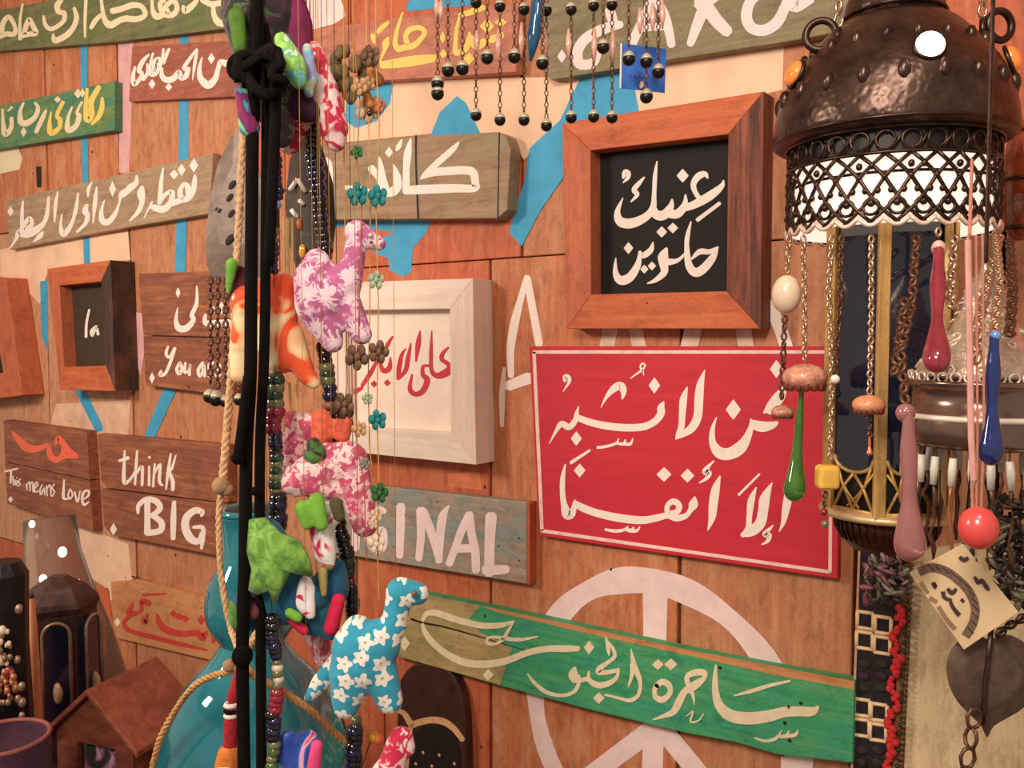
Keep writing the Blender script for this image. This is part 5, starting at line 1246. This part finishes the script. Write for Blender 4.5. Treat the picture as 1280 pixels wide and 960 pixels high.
# dark dried sprigs
random.seed(9)
def sprig(label, x, y, rx, ry, d, n, mats, top):
    e = empty('dried_sprig', A(x, y + ry, d), label, 'ornament')
    for j, mt in enumerate(mats):
        bm = bmesh.new()
        for k in range(n):
            p = A(x + random.uniform(-rx, rx), y + random.uniform(-ry, ry), d + random.uniform(-.015, .015))
            q = Matrix.Rotation(random.uniform(0, PI), 3, 'Y') @ Matrix.Rotation(random.uniform(0, PI), 3, 'Z')
            ball(bm, p, mm(random.uniform(5, 10), d), (.5, .35, 1.1), 6, q)
        link('leaf_cluster', bm, mt, e, smooth=True, kind='stuff')
    bm = bmesh.new(); tube(bm, [A(x, y, d), A(x, top, d)], .0012, 5); link('stem', bm, black, e)
    return e
dl = plain('dark_leaf', '#26221a', .5, var=.5, sc=90); pl = plain('plum_leaf', '#6c3844', .5, var=.4, sc=60); dg = plain('grey_leaf', '#6a6452', .4, var=.4, sc=90)
sprig('cluster of dark and plum glass leaves above the embroidered strip', 1108, 724, 26, 28, .80, 34, (dl, pl, dg), 700)
sprig('dark leafy cluster at the right edge below the silver lantern fringe', 1262, 690, 24, 70, .74, 60, (dl, plain('fringe_dark', '#2a1a1c', .4), dg), 640)
# paper tag
e = empty('paper_tag', A(1205, 800, .66), 'tilted cream paper tag with a round brown rope emblem and dark script', 'tag')
TQ = [(1137, 716), (1204, 680), (1273, 765), (1205, 812)]
bm = bmesh.new(); f = [bm.verts.new(A(x, y, .66)) for x, y in TQ]; g = [bm.verts.new(A(x, y, .66) + HV * .0006) for x, y in TQ]
bm.faces.new(f); bm.faces.new(g[::-1])
for i in range(4): bm.faces.new((f[i], g[i], g[(i + 1) % 4], f[(i + 1) % 4]))
link('card', bm, plain('card_cream', '#e8cba0', .8, var=.05), e)
def tagstroke(s, ox, oy, k, mat, name, d=.6595):
    bm = bmesh.new()
    for st in s:
        Q = smooth_pts(parse(st, ox, oy, k), 4)
        n = len(Q); V = []
        for i in range(n):
            a, b2 = Q[max(i - 1, 0)], Q[min(i + 1, n - 1)]; dx, dy = b2[0] - a[0], b2[1] - a[1]; l = math.hypot(dx, dy) or 1
            h = Q[i][2] / 2; V.append((bm.verts.new(A(Q[i][0] - dy / l * h, Q[i][1] + dx / l * h, d)), bm.verts.new(A(Q[i][0] + dy / l * h, Q[i][1] - dx / l * h, d))))
        for i in range(n - 1): bm.faces.new((V[i][0], V[i][1], V[i + 1][1], V[i + 1][0]))
    return link(name, bm, mat, e)
ink = plain('brown_ink', '#4a3438', .8); ink2 = plain('faded_ink', '#a07c5c', .8)
tagstroke(['580,400,60 660,370,60 760,395,60 850,460,60 920,540,60 955,640,60 940,740,60 890,830,60'], 1040, 640, 5.333, plain('rope_emblem_brown', '#7c6252', .8, var=.4, sc=160), 'emblem_band')
tagstroke(['%d,%d,8 %d,%d,8' % (580 + x, y, 580 + x + 40, y + 40) for x, y in ((60, 350), (110, 355), (160, 370), (210, 395), (255, 430), (300, 470), (330, 520), (350, 570), (360, 620), (355, 670), (345, 720), (325, 770))], 1040, 640, 5.333, ink, 'emblem_twist', .6590)
tagstroke(['670,470,24 690,500,30 680,470,20', '740,530,30 750,570,26 800,590,20', '770,510,24 800,540,30 830,510,20', '790,600,26 810,640,26 850,690,30', '860,580,22 880,600,22', '850,300,24 880,320,30 910,305,24', '950,430,20 975,470,30 1000,455,24 1030,500,30 1050,520,16', '960,310,10 965,330,12'], 1040, 640, 5.333, ink, 'emblem_script', .6590)
tagstroke(['590,470,30 640,540,24', '650,570,30 700,600,26', '710,630,30 760,710,30 820,780,30'], 1040, 640, 5.333, ink2, 'faint_script', .6590)
bm = bmesh.new(); tube(bm, [A(1204, 684, .6605), A(1212, 600, .68), A(1215, 560, .69)], .0007, 5); link('string', bm, black, e)
# heart pendant
e = empty('metal_heart_pendant', A(1234, 922, .68), 'dark copper heart leaf pendant with a chain below, in front of the cream canvas', 'pendant')
bm = bmesh.new()
out_ = [(1236, 800), (1222, 794), (1205, 797), (1190, 810), (1183, 832), (1186, 855), (1196, 876), (1212, 893), (1226, 907), (1234, 922), (1242, 908), (1262, 896), (1280, 884), (1296, 862), (1300, 838), (1292, 815), (1276, 800), (1256, 793)]
So = [p[:2] for p in smooth_pts(out_ + [out_[0]], 3)][:-1]
cen = A(1240, 850, .672); fv = [bm.verts.new(A(x, y, .68)) for x, y in So]; mv = [bm.verts.new(A(1240 + (x - 1240) * .6, 850 + (y - 850) * .6, .674)) for x, y in So]; cv = bm.verts.new(cen); bv = bm.verts.new(A(1240, 850, .684)); n = len(fv)
for i in range(n):
    j = (i + 1) % n; bm.faces.new((fv[i], fv[j], mv[j], mv[i])); bm.faces.new((mv[i], mv[j], cv)); bm.faces.new((fv[j], fv[i], bv))
link('heart_plate', bm, plain('aged_copper', '#5c4a3e', .65, .3, var=.45, sc=60, bmp=.6), e)
bm = bmesh.new(); tube(bm, [A(x, y, .668) for x, y in ((1239, 786), (1236, 820), (1232, 850), (1230, 880), (1228, 905))], mm(3.5, .67), 6); link('centre_vein', bm, dkmetal, e, smooth=True)
bm = bmesh.new(); chain_bm(bm, [A(1220, 885, .668), A(1214, 920, .668), A(1210, 945, .668), A(1204, 985, .668)], .019, .0016, .7); link('lower_chain', bm, darkchain, e, smooth=True, kind='stuff')
bm = bmesh.new(); chain_bm(bm, [A(1245, 795, .665), A(1262, 782, .665), A(1292, 765, .665), A(1330, 700, .68)], .011, .0022); link('upper_chain', bm, dkmetal, e, smooth=True, kind='stuff')
a = A(1330, 700, .68); bm = bmesh.new(); tube(bm, [a, Vector((a.x, a.y, CEIL))], .0012, 5); link('hanging_wire', bm, dkmetal, e)
# amber glass at right edge
e = empty('amber_glass_lantern', A(1275, 300, .95), 'amber and dark brown glass lantern peeping out at the right edge', 'lantern')
ca = A(1282, 240, .95)
bm = bmesh.new(); lathe(bm, [(mm(r, .95), A(1282, y, .95).z) for r, y in ((6, 150), (20, 165), (26, 200), (27, 250), (24, 280), (14, 300))], ca, 20); link('glass_body', bm, plain('amber_brown_glass', '#8a3e1e', .1, coat=.6, var=.5, sc=30), e, smooth=True)
bm = bmesh.new()
for y, r in ((165, 21), (225, 28), (285, 24)): torus(bm, (ca.x, ca.y, A(1282, y, .95).z), mm(r, .95), mm(2.5, .95), (0, 0, 1), segs=24)
link('metal_hoops', bm, dkmetal, e, smooth=True, kind='stuff')
bm = bmesh.new(); tube(bm, [Vector((ca.x, ca.y, A(1282, 152, .95).z)), Vector((ca.x, ca.y, CEIL))], .0015, 5); link('hanging_wire', bm, dkmetal, e)

# ------------------------------------------------------------------ bell chime strands
DBL = .92
bellm = plain('dark_bell_metal', '#2a2622', .3, .6, var=.4, sc=150); belltop = plain('bell_cap_silver', '#c8c0a8', .35, .3, var=.25, sc=200)
pinkrod = plain('pink_glass_rod', '#f0b8a8', .15, coat=.5, var=.15, trans=.2)
bbm = bmesh.new(); lathe(bbm, [(.25, 1.0), (.55, .85), (.9, .4), (1.0, 0.0), (.95, -.35), (.7, -.75), (.3, -.98)], (0, 0), 14); bmesh.ops.recalc_face_normals(bbm, faces=bbm.faces[:])
bme = bpy.data.meshes.new('bell'); bbm.to_mesh(bme); bbm.free(); bme.materials.append(bellm)
for q in bme.polygons: q.use_smooth = True
cbm = bmesh.new(); lathe(cbm, [(.2, 1.25), (.5, 1.1), (.86, .62), (.97, .3)], (0, 0), 14); bmesh.ops.recalc_face_normals(cbm, faces=cbm.faces[:])
cme = bpy.data.meshes.new('bell_cap'); cbm.to_mesh(cme); cbm.free(); cme.materials.append(belltop)
for q in cme.polygons: q.use_smooth = True
def bell(parent, p, r):
    for nm, me in (('bell', bme), ('bell_cap', cme)):
        o = bpy.data.objects.new(nm, me); COL.objects.link(o)
        if nm == 'bell': o.parent = parent; o.location = p - wloc(parent); o.scale = (r, r, r); first = o
        else: o.parent = parent; o.location = p - wloc(parent); o.scale = (r, r, r)
        if nm == 'bell_cap': o['label'] = 'silvery bell cap'
def bstrand(label, x, ys, rods=(), d=DBL, r=7.2, xt=None):
    yb = max(y for y in ys)
    e = empty('bell_chain', A(x, yb, d), label, 'bell chain', 'dark little bells on the hanging chime')
    bm = bmesh.new(); chain_bm(bm, [A(xt if xt else x, -60, d), A(x, yb - 8, d)], .0075, .0007, .6, 7, 4); link('chain', bm, darkchain, e, smooth=True, kind='stuff')
    a = A(xt if xt else x, -58, d); bm = bmesh.new(); tube(bm, [a, Vector((a.x, a.y, CEIL))], .0006, 4); link('wire', bm, dkmetal, e)
    for y in ys: bell(e, A(x, y, d), mm(r, d))
    for (rx, y0, y1) in rods:
        bm = bmesh.new(); mid = (y0 + y1) / 2
        tube(bm, [A(rx, y0, d - .004), A(rx, mid, d - .004), A(rx, y1, d - .004)], [mm(1.5, d), mm(4.2, d), mm(1.2, d)], 8); link('glass_rod', bm, pinkrod, e, smooth=True)
low = [('lowest row, leftmost, beside the blue triangle', 595, [144, 3], []), ('lowest row, second from the left', 625, [150, 8], [(623, 37, 76)]), ('lowest row, third from the left', 655, [150, 12], [(652, 28, 72)]), ('lowest row, fourth and lowest of all', 683, [157, 13], [(682, 36, 70)]), ('lowest row, fifth, at the orange frame corner', 714, [147, 12], [(711, 36, 72)]), ('lowest row, second from the right', 742, [146, 7], [(743, 35, 78)]), ('lowest row, rightmost', 765, [147, 6], [(766, 35, 82)])]
for lab, x, ys, rods in low: bstrand('thin bell chain with a bell in the ' + lab, x, ys, rods)
mid_ = [('bell chain with two stacked dark bells, leftmost of the chime', 547, [105, 117], [(546, -5, 22)], .88), ('dark bell on a twisted chain, second from the left of the chime', 560, [88], [(551, 0, 26)], .88), ('dark bell on a short chain before the yellow script end', 578, [86], [], .88), ('dark bell in the middle row left of the pink rods', 609, [72], [(596, 38, 66)], .89), ('dark bell in the middle row below the end of the rosy plank', 643, [71], [], .89), ('dark bell in the middle row right of the blue glass sliver', 678, [79], [], .89), ('dark bell in the middle row over the blue band left of the blue card', 754, [59], [], .89),
        ('dark bell at the upper left of the blue card', 786, [74], [(800, 10, 42)], .87), ('two dark bells at the middle of the blue card and below it', 808, [77, 121], [(816, 4, 40)], .87), ('dark bell at the right side of the blue card', 823, [90], [(828, 0, 36)], .87)]
for lab, x, ys, rods, d in mid_: bstrand(lab, x, ys, rods, d, 8.2)
e = empty('blue_card_tag', A(804, 120, .90), 'small bright blue square card hanging behind the dark bells', 'tag')
def slab(Q, d, th, mat, nm, parent):
    bm = bmesh.new(); f = [bm.verts.new(A(x, y, d)) for x, y in Q]; g = [bm.verts.new(A(x, y, d) + HV * th) for x, y in Q]
    bm.faces.new(f); bm.faces.new(g[::-1])
    for i in range(len(Q)): bm.faces.new((f[i], g[i], g[(i + 1) % len(Q)], f[(i + 1) % len(Q)]))
    return link(nm, bm, mat, parent)
slab([(777, 54), (833, 61), (831, 116), (776, 110)], .90, .0012, plain('bright_blue_card', '#1560c0', .6, var=.06), 'card', e)
slab([(775.5, 54), (777.5, 54), (776.5, 110), (774.5, 110)], .8995, .001, cream, 'white_edge', e)
bm = bmesh.new()
for i, x in enumerate(range(786, 824, 6)): tube(bm, [A(x, 93 + .08 * (x - 786) + (i % 2), .8995), A(x + 3, 96 + (i % 2), .8995)], mm(.7, .9), 5)
link('faint_red_print', bm, plain('violet_red_print', '#7c3c90', .7), e, kind='stuff')
bead(e, A(802, 106, .898), mm(4, .9), wht, 'white_spot', (.8, .3, 1.2)); hang_line(804, 56, .9005, .0006, black, e)
e = empty('blue_glass_sliver', A(668, 72, .90), 'long dark blue glass sliver hanging among the bell chains', 'pendant')
bm = bmesh.new(); tube(bm, [A(672, -40, .9), A(672, 10, .9), A(668, 45, .9), A(663, 76, .9)], [mm(4, .9), mm(9, .9), mm(9, .9), mm(2, .9)], 10); link('glass', bm, plain('deep_teal_glass', '#1c5478', .1, coat=.7, var=.2), e, smooth=True)
hang_line(672, -38, .9, .0006, black, e)

# ------------------------------------------------------------------ pendants behind the cords
D3 = 1.0
e = empty('grey_pierced_pendant', A(290, 350, D3), 'grey pierced metal leaf pendant with chained dark bells, left of the black cords', 'pendant')
bm = bmesh.new()
O_ = [(292, 165), (272, 205), (262, 250), (257, 300), (258, 330), (264, 346), (330, 346), (334, 300), (330, 240), (318, 190), (304, 160)]
def thick(Q, d, th, mat, nm, parent, belly=0.004):
    bm = bmesh.new(); n = len(Q); cx = sum(q[0] for q in Q) / n; cy = sum(q[1] for q in Q) / n
    f = [bm.verts.new(A(x, y, d)) for x, y in Q]; g = [bm.verts.new(A(x, y, d) + HV * th) for x, y in Q]
    mvv = [bm.verts.new(A(cx + (x - cx) * .55, cy + (y - cy) * .55, d) - HV * belly) for x, y in Q]; c_ = bm.verts.new(A(cx, cy, d) - HV * belly * 1.2)
    bm.faces.new(g[::-1])
    for i in range(n):
        j = (i + 1) % n; bm.faces.new((f[i], g[i], g[j], f[j])); bm.faces.new((f[i], f[j], mvv[j], mvv[i])); bm.faces.new((mvv[i], mvv[j], c_))
    return link(nm, bm, mat, parent, smooth=False)
thick(O_, D3, .003, plain('grey_tin', '#7c6c62', .45, .4, var=.25, sc=60, bmp=.3), 'plate', e)
for x, y, r in ((292, 232, 5), (289, 248, 4.5), (291, 268, 4.5), (289, 300, 6), (276, 264, 2.5), (272, 262, 1.8)):
    bm = bmesh.new(); c_ = A(x, y, D3) - HV * .0046; q = Vector((0, 0, 1)).rotation_difference(-HV).to_matrix(); ball(bm, c_, mm(r, D3), (.8, 1.4, .2), 10, q); link('pierced_hole', bm, dkhole, e, smooth=True)
for x, y1 in ((263, 480), (272, 486), (282, 492)):
    bm = bmesh.new(); chain_bm(bm, [A(x, 346, D3), A(x, y1, D3)], .0105, .0016, .75); link('chain', bm, darkchain, e, smooth=True, kind='stuff')
for x, y, r in ((262, 496, 8), (270, 499, 9), (281, 502, 7), (299, 500, 7), (332, 498, 7)): bell(e, A(x, y, D3), mm(r, D3))
bm = bmesh.new(); chain_bm(bm, [A(299, 346, D3), A(299, 492, D3)], .0105, .0016, .75); link('chain', bm, darkchain, e, kind='stuff', smooth=True)
bm = bmesh.new(); chain_bm(bm, [A(330, 346, D3), A(332, 490, D3)], .0105, .0016, .75); link('chain', bm, darkchain, e, kind='stuff', smooth=True)
hang_line(300, 164, D3, .0010, black, e)
e = empty('dark_leather_feather', A(388, 352, .95), 'dark brown leather feather pendant with a white and amber motif, right of the black cords', 'pendant')
thick([(378, 160), (362, 200), (357, 250), (360, 300), (372, 340), (384, 356), (400, 350), (414, 320), (419, 280), (416, 230), (404, 190), (392, 162)], .95, .004, plain('dark_leather', '#33221c', .5, var=.35, sc=70, bmp=.4), 'leather', e)
bm = bmesh.new()
for a, b2 in (((362, 238), (372, 224)), ((372, 224), (382, 240)), ((364, 262), (372, 272)), ((380, 256), (374, 250))): tube(bm, [A(a[0], a[1], .944), A(b2[0], b2[1], .944)], mm(3, .94), 6)
link('white_motif', bm, cream, e, smooth=True)
bead(e, A(374, 280, .944), mm(5, .94), plain('copper_dot', '#b0602c', .4), 'copper_dot', (.7, .7, 1.6)); bead(e, A(378, 314, .943), mm(7, .94), bAmb, 'amber_dot', (.8, .5, 1.3))
hang_line(385, 162, .954, .0010, black, e)

# ------------------------------------------------------------------ wooden carved sole
e = empty('carved_wooden_sole', W(545, 1010, .02), 'dark brown rounded wooden slipper sole with pale scalloped trim and dots at the bottom', 'carving')
dkw = plain('dark_sole_brown', '#3e241c', .5, var=.35, sc=40, bmp=.2)
Q = smooth_pts([(500, 850), (512, 834), (535, 828), (558, 836), (573, 858), (580, 890), (582, 930), (584, 1020)], 4); Q = [q[:2] for q in Q] + [(498, 1020), (496, 900)]
bm = bmesh.new(); prism_px(bm, Q, .022, .001); bevel(link('sole', bm, dkw, e), .003, 2)
trim_ = plain('pale_scallop_trim', '#d8a878', .8, var=.15, sc=120)
bm = bmesh.new()
for s in ('495,888,5 505,892,6 514,905,8 524,903,8 540,900,8 556,903,8 568,912,7 578,925,6', '514,905,6 510,930,6 506,980,6'): ribbon(bm, parse(s, 0, 0, 1), .022, .0012)
link('scalloped_trim', bm, trim_, e)
bm = bmesh.new(); prism_px(bm, [(518, 918), (530, 908), (552, 906), (568, 918), (575, 940), (576, 1015), (512, 1015), (512, 940)], .0235, .022); link('dark_inset', bm, plain('near_black_inset', '#1c100e', .6), e)
for x, y in ((529, 941), (549, 944), (568, 955), (520, 955), (540, 958)): bm = bmesh.new(); ball(bm, W(x, y, .024), .0035, (1, .5, 1), 8); link('pale_dot', bm, trim_, e, smooth=True)

# ------------------------------------------------------------------ left bottom group on the table
def up(x, y, d): return A(x, y, d)
dh = 1.27
hb = A(118, 950, dh)
e = empty('wooden_house_box', Vector((hb.x, hb.y, tz)), 'small red brown wooden house box with a gabled roof and a flower picture in front', 'box')
hw_ = wood('house_wood', [(.2, '#5c2a1c'), (.5, '#7c3e28'), (.8, '#99553a')], ('#5a2c24', .52, .6)); hr_ = wood('house_roof_wood', [(.2, '#7a3a26'), (.5, '#96503a'), (.8, '#a8644a')], ('#6c3426', .52, .6))
fx = (RGT * .94 - HV * .34).normalized(); fy = Vector((-fx.y, fx.x, 0)); fy = fy if fy.dot(HV) > 0 else -fy
hwid = mm(122, dh) / 2; dep = .12
z_e = A(118, 915, dh).z; z_a = A(105, 864, dh).z
O = Vector((hb.x, hb.y, 0)); Z = Vector((0, 0, 1))
def hp(x, y, z): return O + fx * x + fy * y + Z * z
def hexa(bm, P8):
    v = [bm.verts.new(p) for p in P8]
    for f in ((0, 1, 2, 3), (7, 6, 5, 4), (0, 4, 5, 1), (1, 5, 6, 2), (2, 6, 7, 3), (3, 7, 4, 0)): bm.faces.new([v[i] for i in f])
wt = .008
bm = bmesh.new()
F_ = [(-hwid, tz), (hwid, tz), (hwid, z_e), (0, z_a - .006), (-hwid, z_e)]
# front wall with a picture opening: four pieces
op = (-hwid * .45, hwid * .55, tz + .02, z_e - .018)
for (x0, x1, z0, z1) in ((-hwid, op[0], tz + .0005, z_e), (op[1], hwid, tz + .0005, z_e), (op[0], op[1], tz + .0005, op[2]), (op[0], op[1], op[3], z_e)):
    hexa(bm, [hp(x0, 0, z0), hp(x1, 0, z0), hp(x1, 0, z1), hp(x0, 0, z1), hp(x0, wt, z0), hp(x1, wt, z0), hp(x1, wt, z1), hp(x0, wt, z1)])
link('front_wall', bm, hw_, e)
bm = bmesh.new(); v1 = [bm.verts.new(hp(x, y, z)) for y in (0, wt) for x, z in ((-hwid, z_e), (hwid, z_e), (0, z_a - .004))]
bm.faces.new(v1[:3]); bm.faces.new(v1[3:][::-1])
for i in range(3): bm.faces.new((v1[i], v1[(i + 1) % 3], v1[3 + (i + 1) % 3], v1[3 + i]))
link('gable', bm, hw_, e)
for nm, x in (('side_wall', -hwid), ('side_wall', hwid - wt)):
    bm = bmesh.new(); hexa(bm, [hp(x, wt, tz), hp(x + wt, wt, tz), hp(x + wt, wt, z_e), hp(x, wt, z_e), hp(x, dep, tz), hp(x + wt, dep, tz), hp(x + wt, dep, z_e), hp(x, dep, z_e)]); link(nm, bm, hw_, e)
for s in (-1, 1):
    ex, ez = s * (hwid + .018), z_e - .018
    bm = bmesh.new(); hexa(bm, [hp(0, -.012, z_a), hp(ex, -.012, ez), hp(ex, -.012, ez + .009), hp(0, -.012, z_a + .009), hp(0, dep + .01, z_a), hp(ex, dep + .01, ez), hp(ex, dep + .01, ez + .009), hp(0, dep + .01, z_a + .009)])
    bevel(link('roof_panel', bm, hr_, e), .001)
bm = bmesh.new(); hexa(bm, [hp(op[0], wt + .004, op[2]), hp(op[1], wt + .004, op[2]), hp(op[1], wt + .004, op[3]), hp(op[0], wt + .004, op[3]), hp(op[0], wt + .008, op[2]), hp(op[1], wt + .008, op[2]), hp(op[1], wt + .008, op[3]), hp(op[0], wt + .008, op[3])])
link('picture', bm, cloth_blotch('flower_picture', [(.4, '#2e2a26'), (.5, '#5c4a44'), (.56, '#b870a0'), (.66, '#e0b0d0'), (.72, '#4a3c34')], 26), e)
# purple box
pb = A(5, 965, 1.08)
e = empty('purple_velvet_pot', Vector((pb.x, pb.y, tz)), 'dark purple velvet pot with a pinkish rim at the bottom left corner', 'pot')
bm = bmesh.new(); zt_ = A(5, 921, 1.08).z
lathe(bm, [(mm(44, 1.08), tz + .001), (mm(50, 1.08), tz + .02), (mm(54, 1.08), zt_), (mm(50, 1.08), zt_), (mm(46, 1.08), zt_ - .01)], pb, 40); link('pot_body', bm, plain('purple_velvet', '#341028', .9, var=.4, sc=120), e, smooth=True)
bm = bmesh.new(); torus(bm, (pb.x, pb.y, zt_), mm(52, 1.08), mm(3, 1.08), (0, 0, 1), segs=40); link('rim', bm, plain('dusty_rose_rim', '#8c4a48', .7, var=.2), e, smooth=True)
# dark lantern with arched windows
dd = 1.44
def zd(y): return A(75, y, dd).z
c_ = A(76, 820, dd)
e = empty('arched_tin_lantern', Vector((c_.x, c_.y, tz)), 'dark tin lantern with arched blue glass windows behind the wooden house', 'lantern')
td = plain('dark_tin', '#4a3430', .45, .4, var=.5, sc=60, bmp=.4)
bm = bmesh.new(); lathe(bm, [(mm(46, dd), tz + .001), (mm(46, dd), zd(955)), (mm(42, dd), zd(940)), (mm(42, dd), zd(760)), (mm(46, dd), zd(752)), (mm(44, dd), zd(745)), (mm(30, dd), zd(730)), (mm(10, dd), zd(718))], c_, 6); link('hexagonal_body', bm, td, e)
for ph in (60, 120, 0):
    a = math.radians(ph + 8); R6 = mm(40, dd)
    cen_ = Vector((c_.x, c_.y, 0)) + RGT * math.cos(a) * R6 - HV * math.sin(a) * R6; tt = (-RGT * math.sin(a) - HV * math.cos(a)); oo = (RGT * math.cos(a) - HV * math.sin(a))
    for nm, z0, z1, w_, mt, k in (('arched_window', 900, 780, 15, plain('dusk_blue_glass', '#1e2440', .15, coat=.6, var=.4, sc=30), .0), ):
        bm = bmesh.new(); hw2 = mm(w_, dd)
        pr = [(-hw2, zd(z0)), (hw2, zd(z0))] + [(hw2 * math.cos(q_), zd(z1) + hw2 * math.sin(q_)) for q_ in [i * PI / 8 for i in range(9)]]
        f = [bm.verts.new(cen_ + tt * x + oo * .006 + Z * z) for x, z in pr]; g = [bm.verts.new(cen_ + tt * x - oo * .004 + Z * z) for x, z in pr]
        bm.faces.new(f); bm.faces.new(g[::-1])
        for i in range(len(f)): bm.faces.new((f[i], g[i], g[(i + 1) % len(f)], f[(i + 1) % len(f)]))
        w2 = link(nm, bm, mt, e)
        bm = bmesh.new(); tube(bm, [cen_ + tt * x + oo * .007 + Z * z for x, z in [pr[1]] + pr[2:] + [pr[0]]], mm(2.2, dd), 6); link('window_trim', bm, plain('tin_trim', '#98806c', .4, .5, var=.3), w2, smooth=True)
        bm = bmesh.new(); ball(bm, cen_ + oo * .008 + Z * zd(850), mm(11, dd), (1, .4, 1.2), 10); link('shell_ornament', bm, plain('pale_shell', '#a88468', .5, var=.3), w2, smooth=True)
# frosted chimney lamp behind
d4 = 1.62
c4 = A(92, 760, d4)
def z4(y): return A(92, y, d4).z
fb = A(112, 900, 1.66)
e = empty('smoky_glass_lamp', Vector((fb.x, fb.y, tz)), 'tall smoky grey glass lamp leaning behind the tin lantern under the This means Love sign', 'lamp')
d4 = 1.63
m, t_, b_ = nt('smoky_glass'); b_.inputs['Base Color'].default_value = lin('#c8c0b8'); b_.inputs['Roughness'].default_value = .15; b_.inputs['Transmission Weight'].default_value = .88; b_.inputs['IOR'].default_value = 1.1
P = [(A(62, 648, d4), 30), (A(66, 690, d4), 32), (A(76, 740, d4), 38), (A(92, 800, d4), 46), (A(104, 850, d4), 50), (Vector((fb.x, fb.y, tz + .03)), 52)]
bm = bmesh.new(); tube(bm, [p for p, r in P], [mm(r, d4) for p, r in P], 24); link('glass_chimney', bm, m, e, smooth=True)
lampbulb = plain('lit_bulb', '#fff0d0', .3, emis='#ffe8c0', es=2.2)
for x, y, r in ((78, 690, 5), (77, 726, 5), (54, 724, 4.5), (97, 730, 4.5), (40, 655, 3.5)): bead(e, A(x, y, d4 - .075), mm(r, d4), lampbulb, 'tiny_light', (1, 1, 1.3))
bm = bmesh.new(); lathe(bm, [(.08, tz + .001), (.08, tz + .02), (.05, tz + .035)], fb, 24); link('lamp_foot', bm, td, e, smooth=True)
# candle
cc = A(42, 830, 1.3)
e = empty('orange_taper_candle', Vector((cc.x, cc.y, tz)), 'thin orange peach taper candle beside the dark beaded curtain at the left', 'candle')
bm = bmesh.new(); tube(bm, [Vector((cc.x, cc.y, tz)), A(44, 890, 1.3), A(43, 820, 1.3), A(39, 748, 1.3)], [mm(8, 1.3), mm(8, 1.3), mm(5.5, 1.3), mm(4, 1.3)], 12); link('wax', bm, plain('peach_wax', '#d88a5c', .5, var=.15), e, smooth=True)
bead(e, A(39, 745, 1.3), mm(4, 1.3), plain('dark_wick', '#5c3a2c', .8), 'wick_tip')
# beaded dark stand far left
cl = A(8, 830, 1.22)
e = empty('dark_beaded_stand', Vector((cl.x, cl.y, tz)), 'dark metal stand hung with white and red trinkets at the left edge', 'stand')
bm = bmesh.new(); lathe(bm, [(mm(34, 1.22), tz + .001), (mm(30, 1.22), A(10, 930, 1.22).z), (mm(26, 1.22), A(10, 800, 1.22).z), (mm(28, 1.22), A(10, 715, 1.22).z), (mm(20, 1.22), A(10, 700, 1.22).z)], cl, 12); link('body', bm, plain('near_black_metal', '#1c1418', .4, .4, var=.6, sc=60, bmp=.5), e)
random.seed(3)
for nm, mt, n, (x0, x1, y0, y1) in (('white_trinkets', wht, 14, (-12, 12, 785, 830)), ('red_trinkets', bRed, 9, (-10, 14, 818, 840)), ('copper_trinkets', plain('fringe_copper', '#b07452', .4, .5), 26, (-14, 22, 840, 880)), ('silver_trinkets', plain('tin_trim', '#98806c', .4, .5), 26, (-15, 32, 760, 930))):
    bm = bmesh.new()
    for k in range(n): ball(bm, A(random.uniform(x0, x1), random.uniform(y0, y1), 1.175 + random.uniform(0, .01)), mm(random.uniform(2, 5), 1.3), (1, 1, 1.3), 6)
    link(nm, bm, mt, e, smooth=True, kind='stuff')
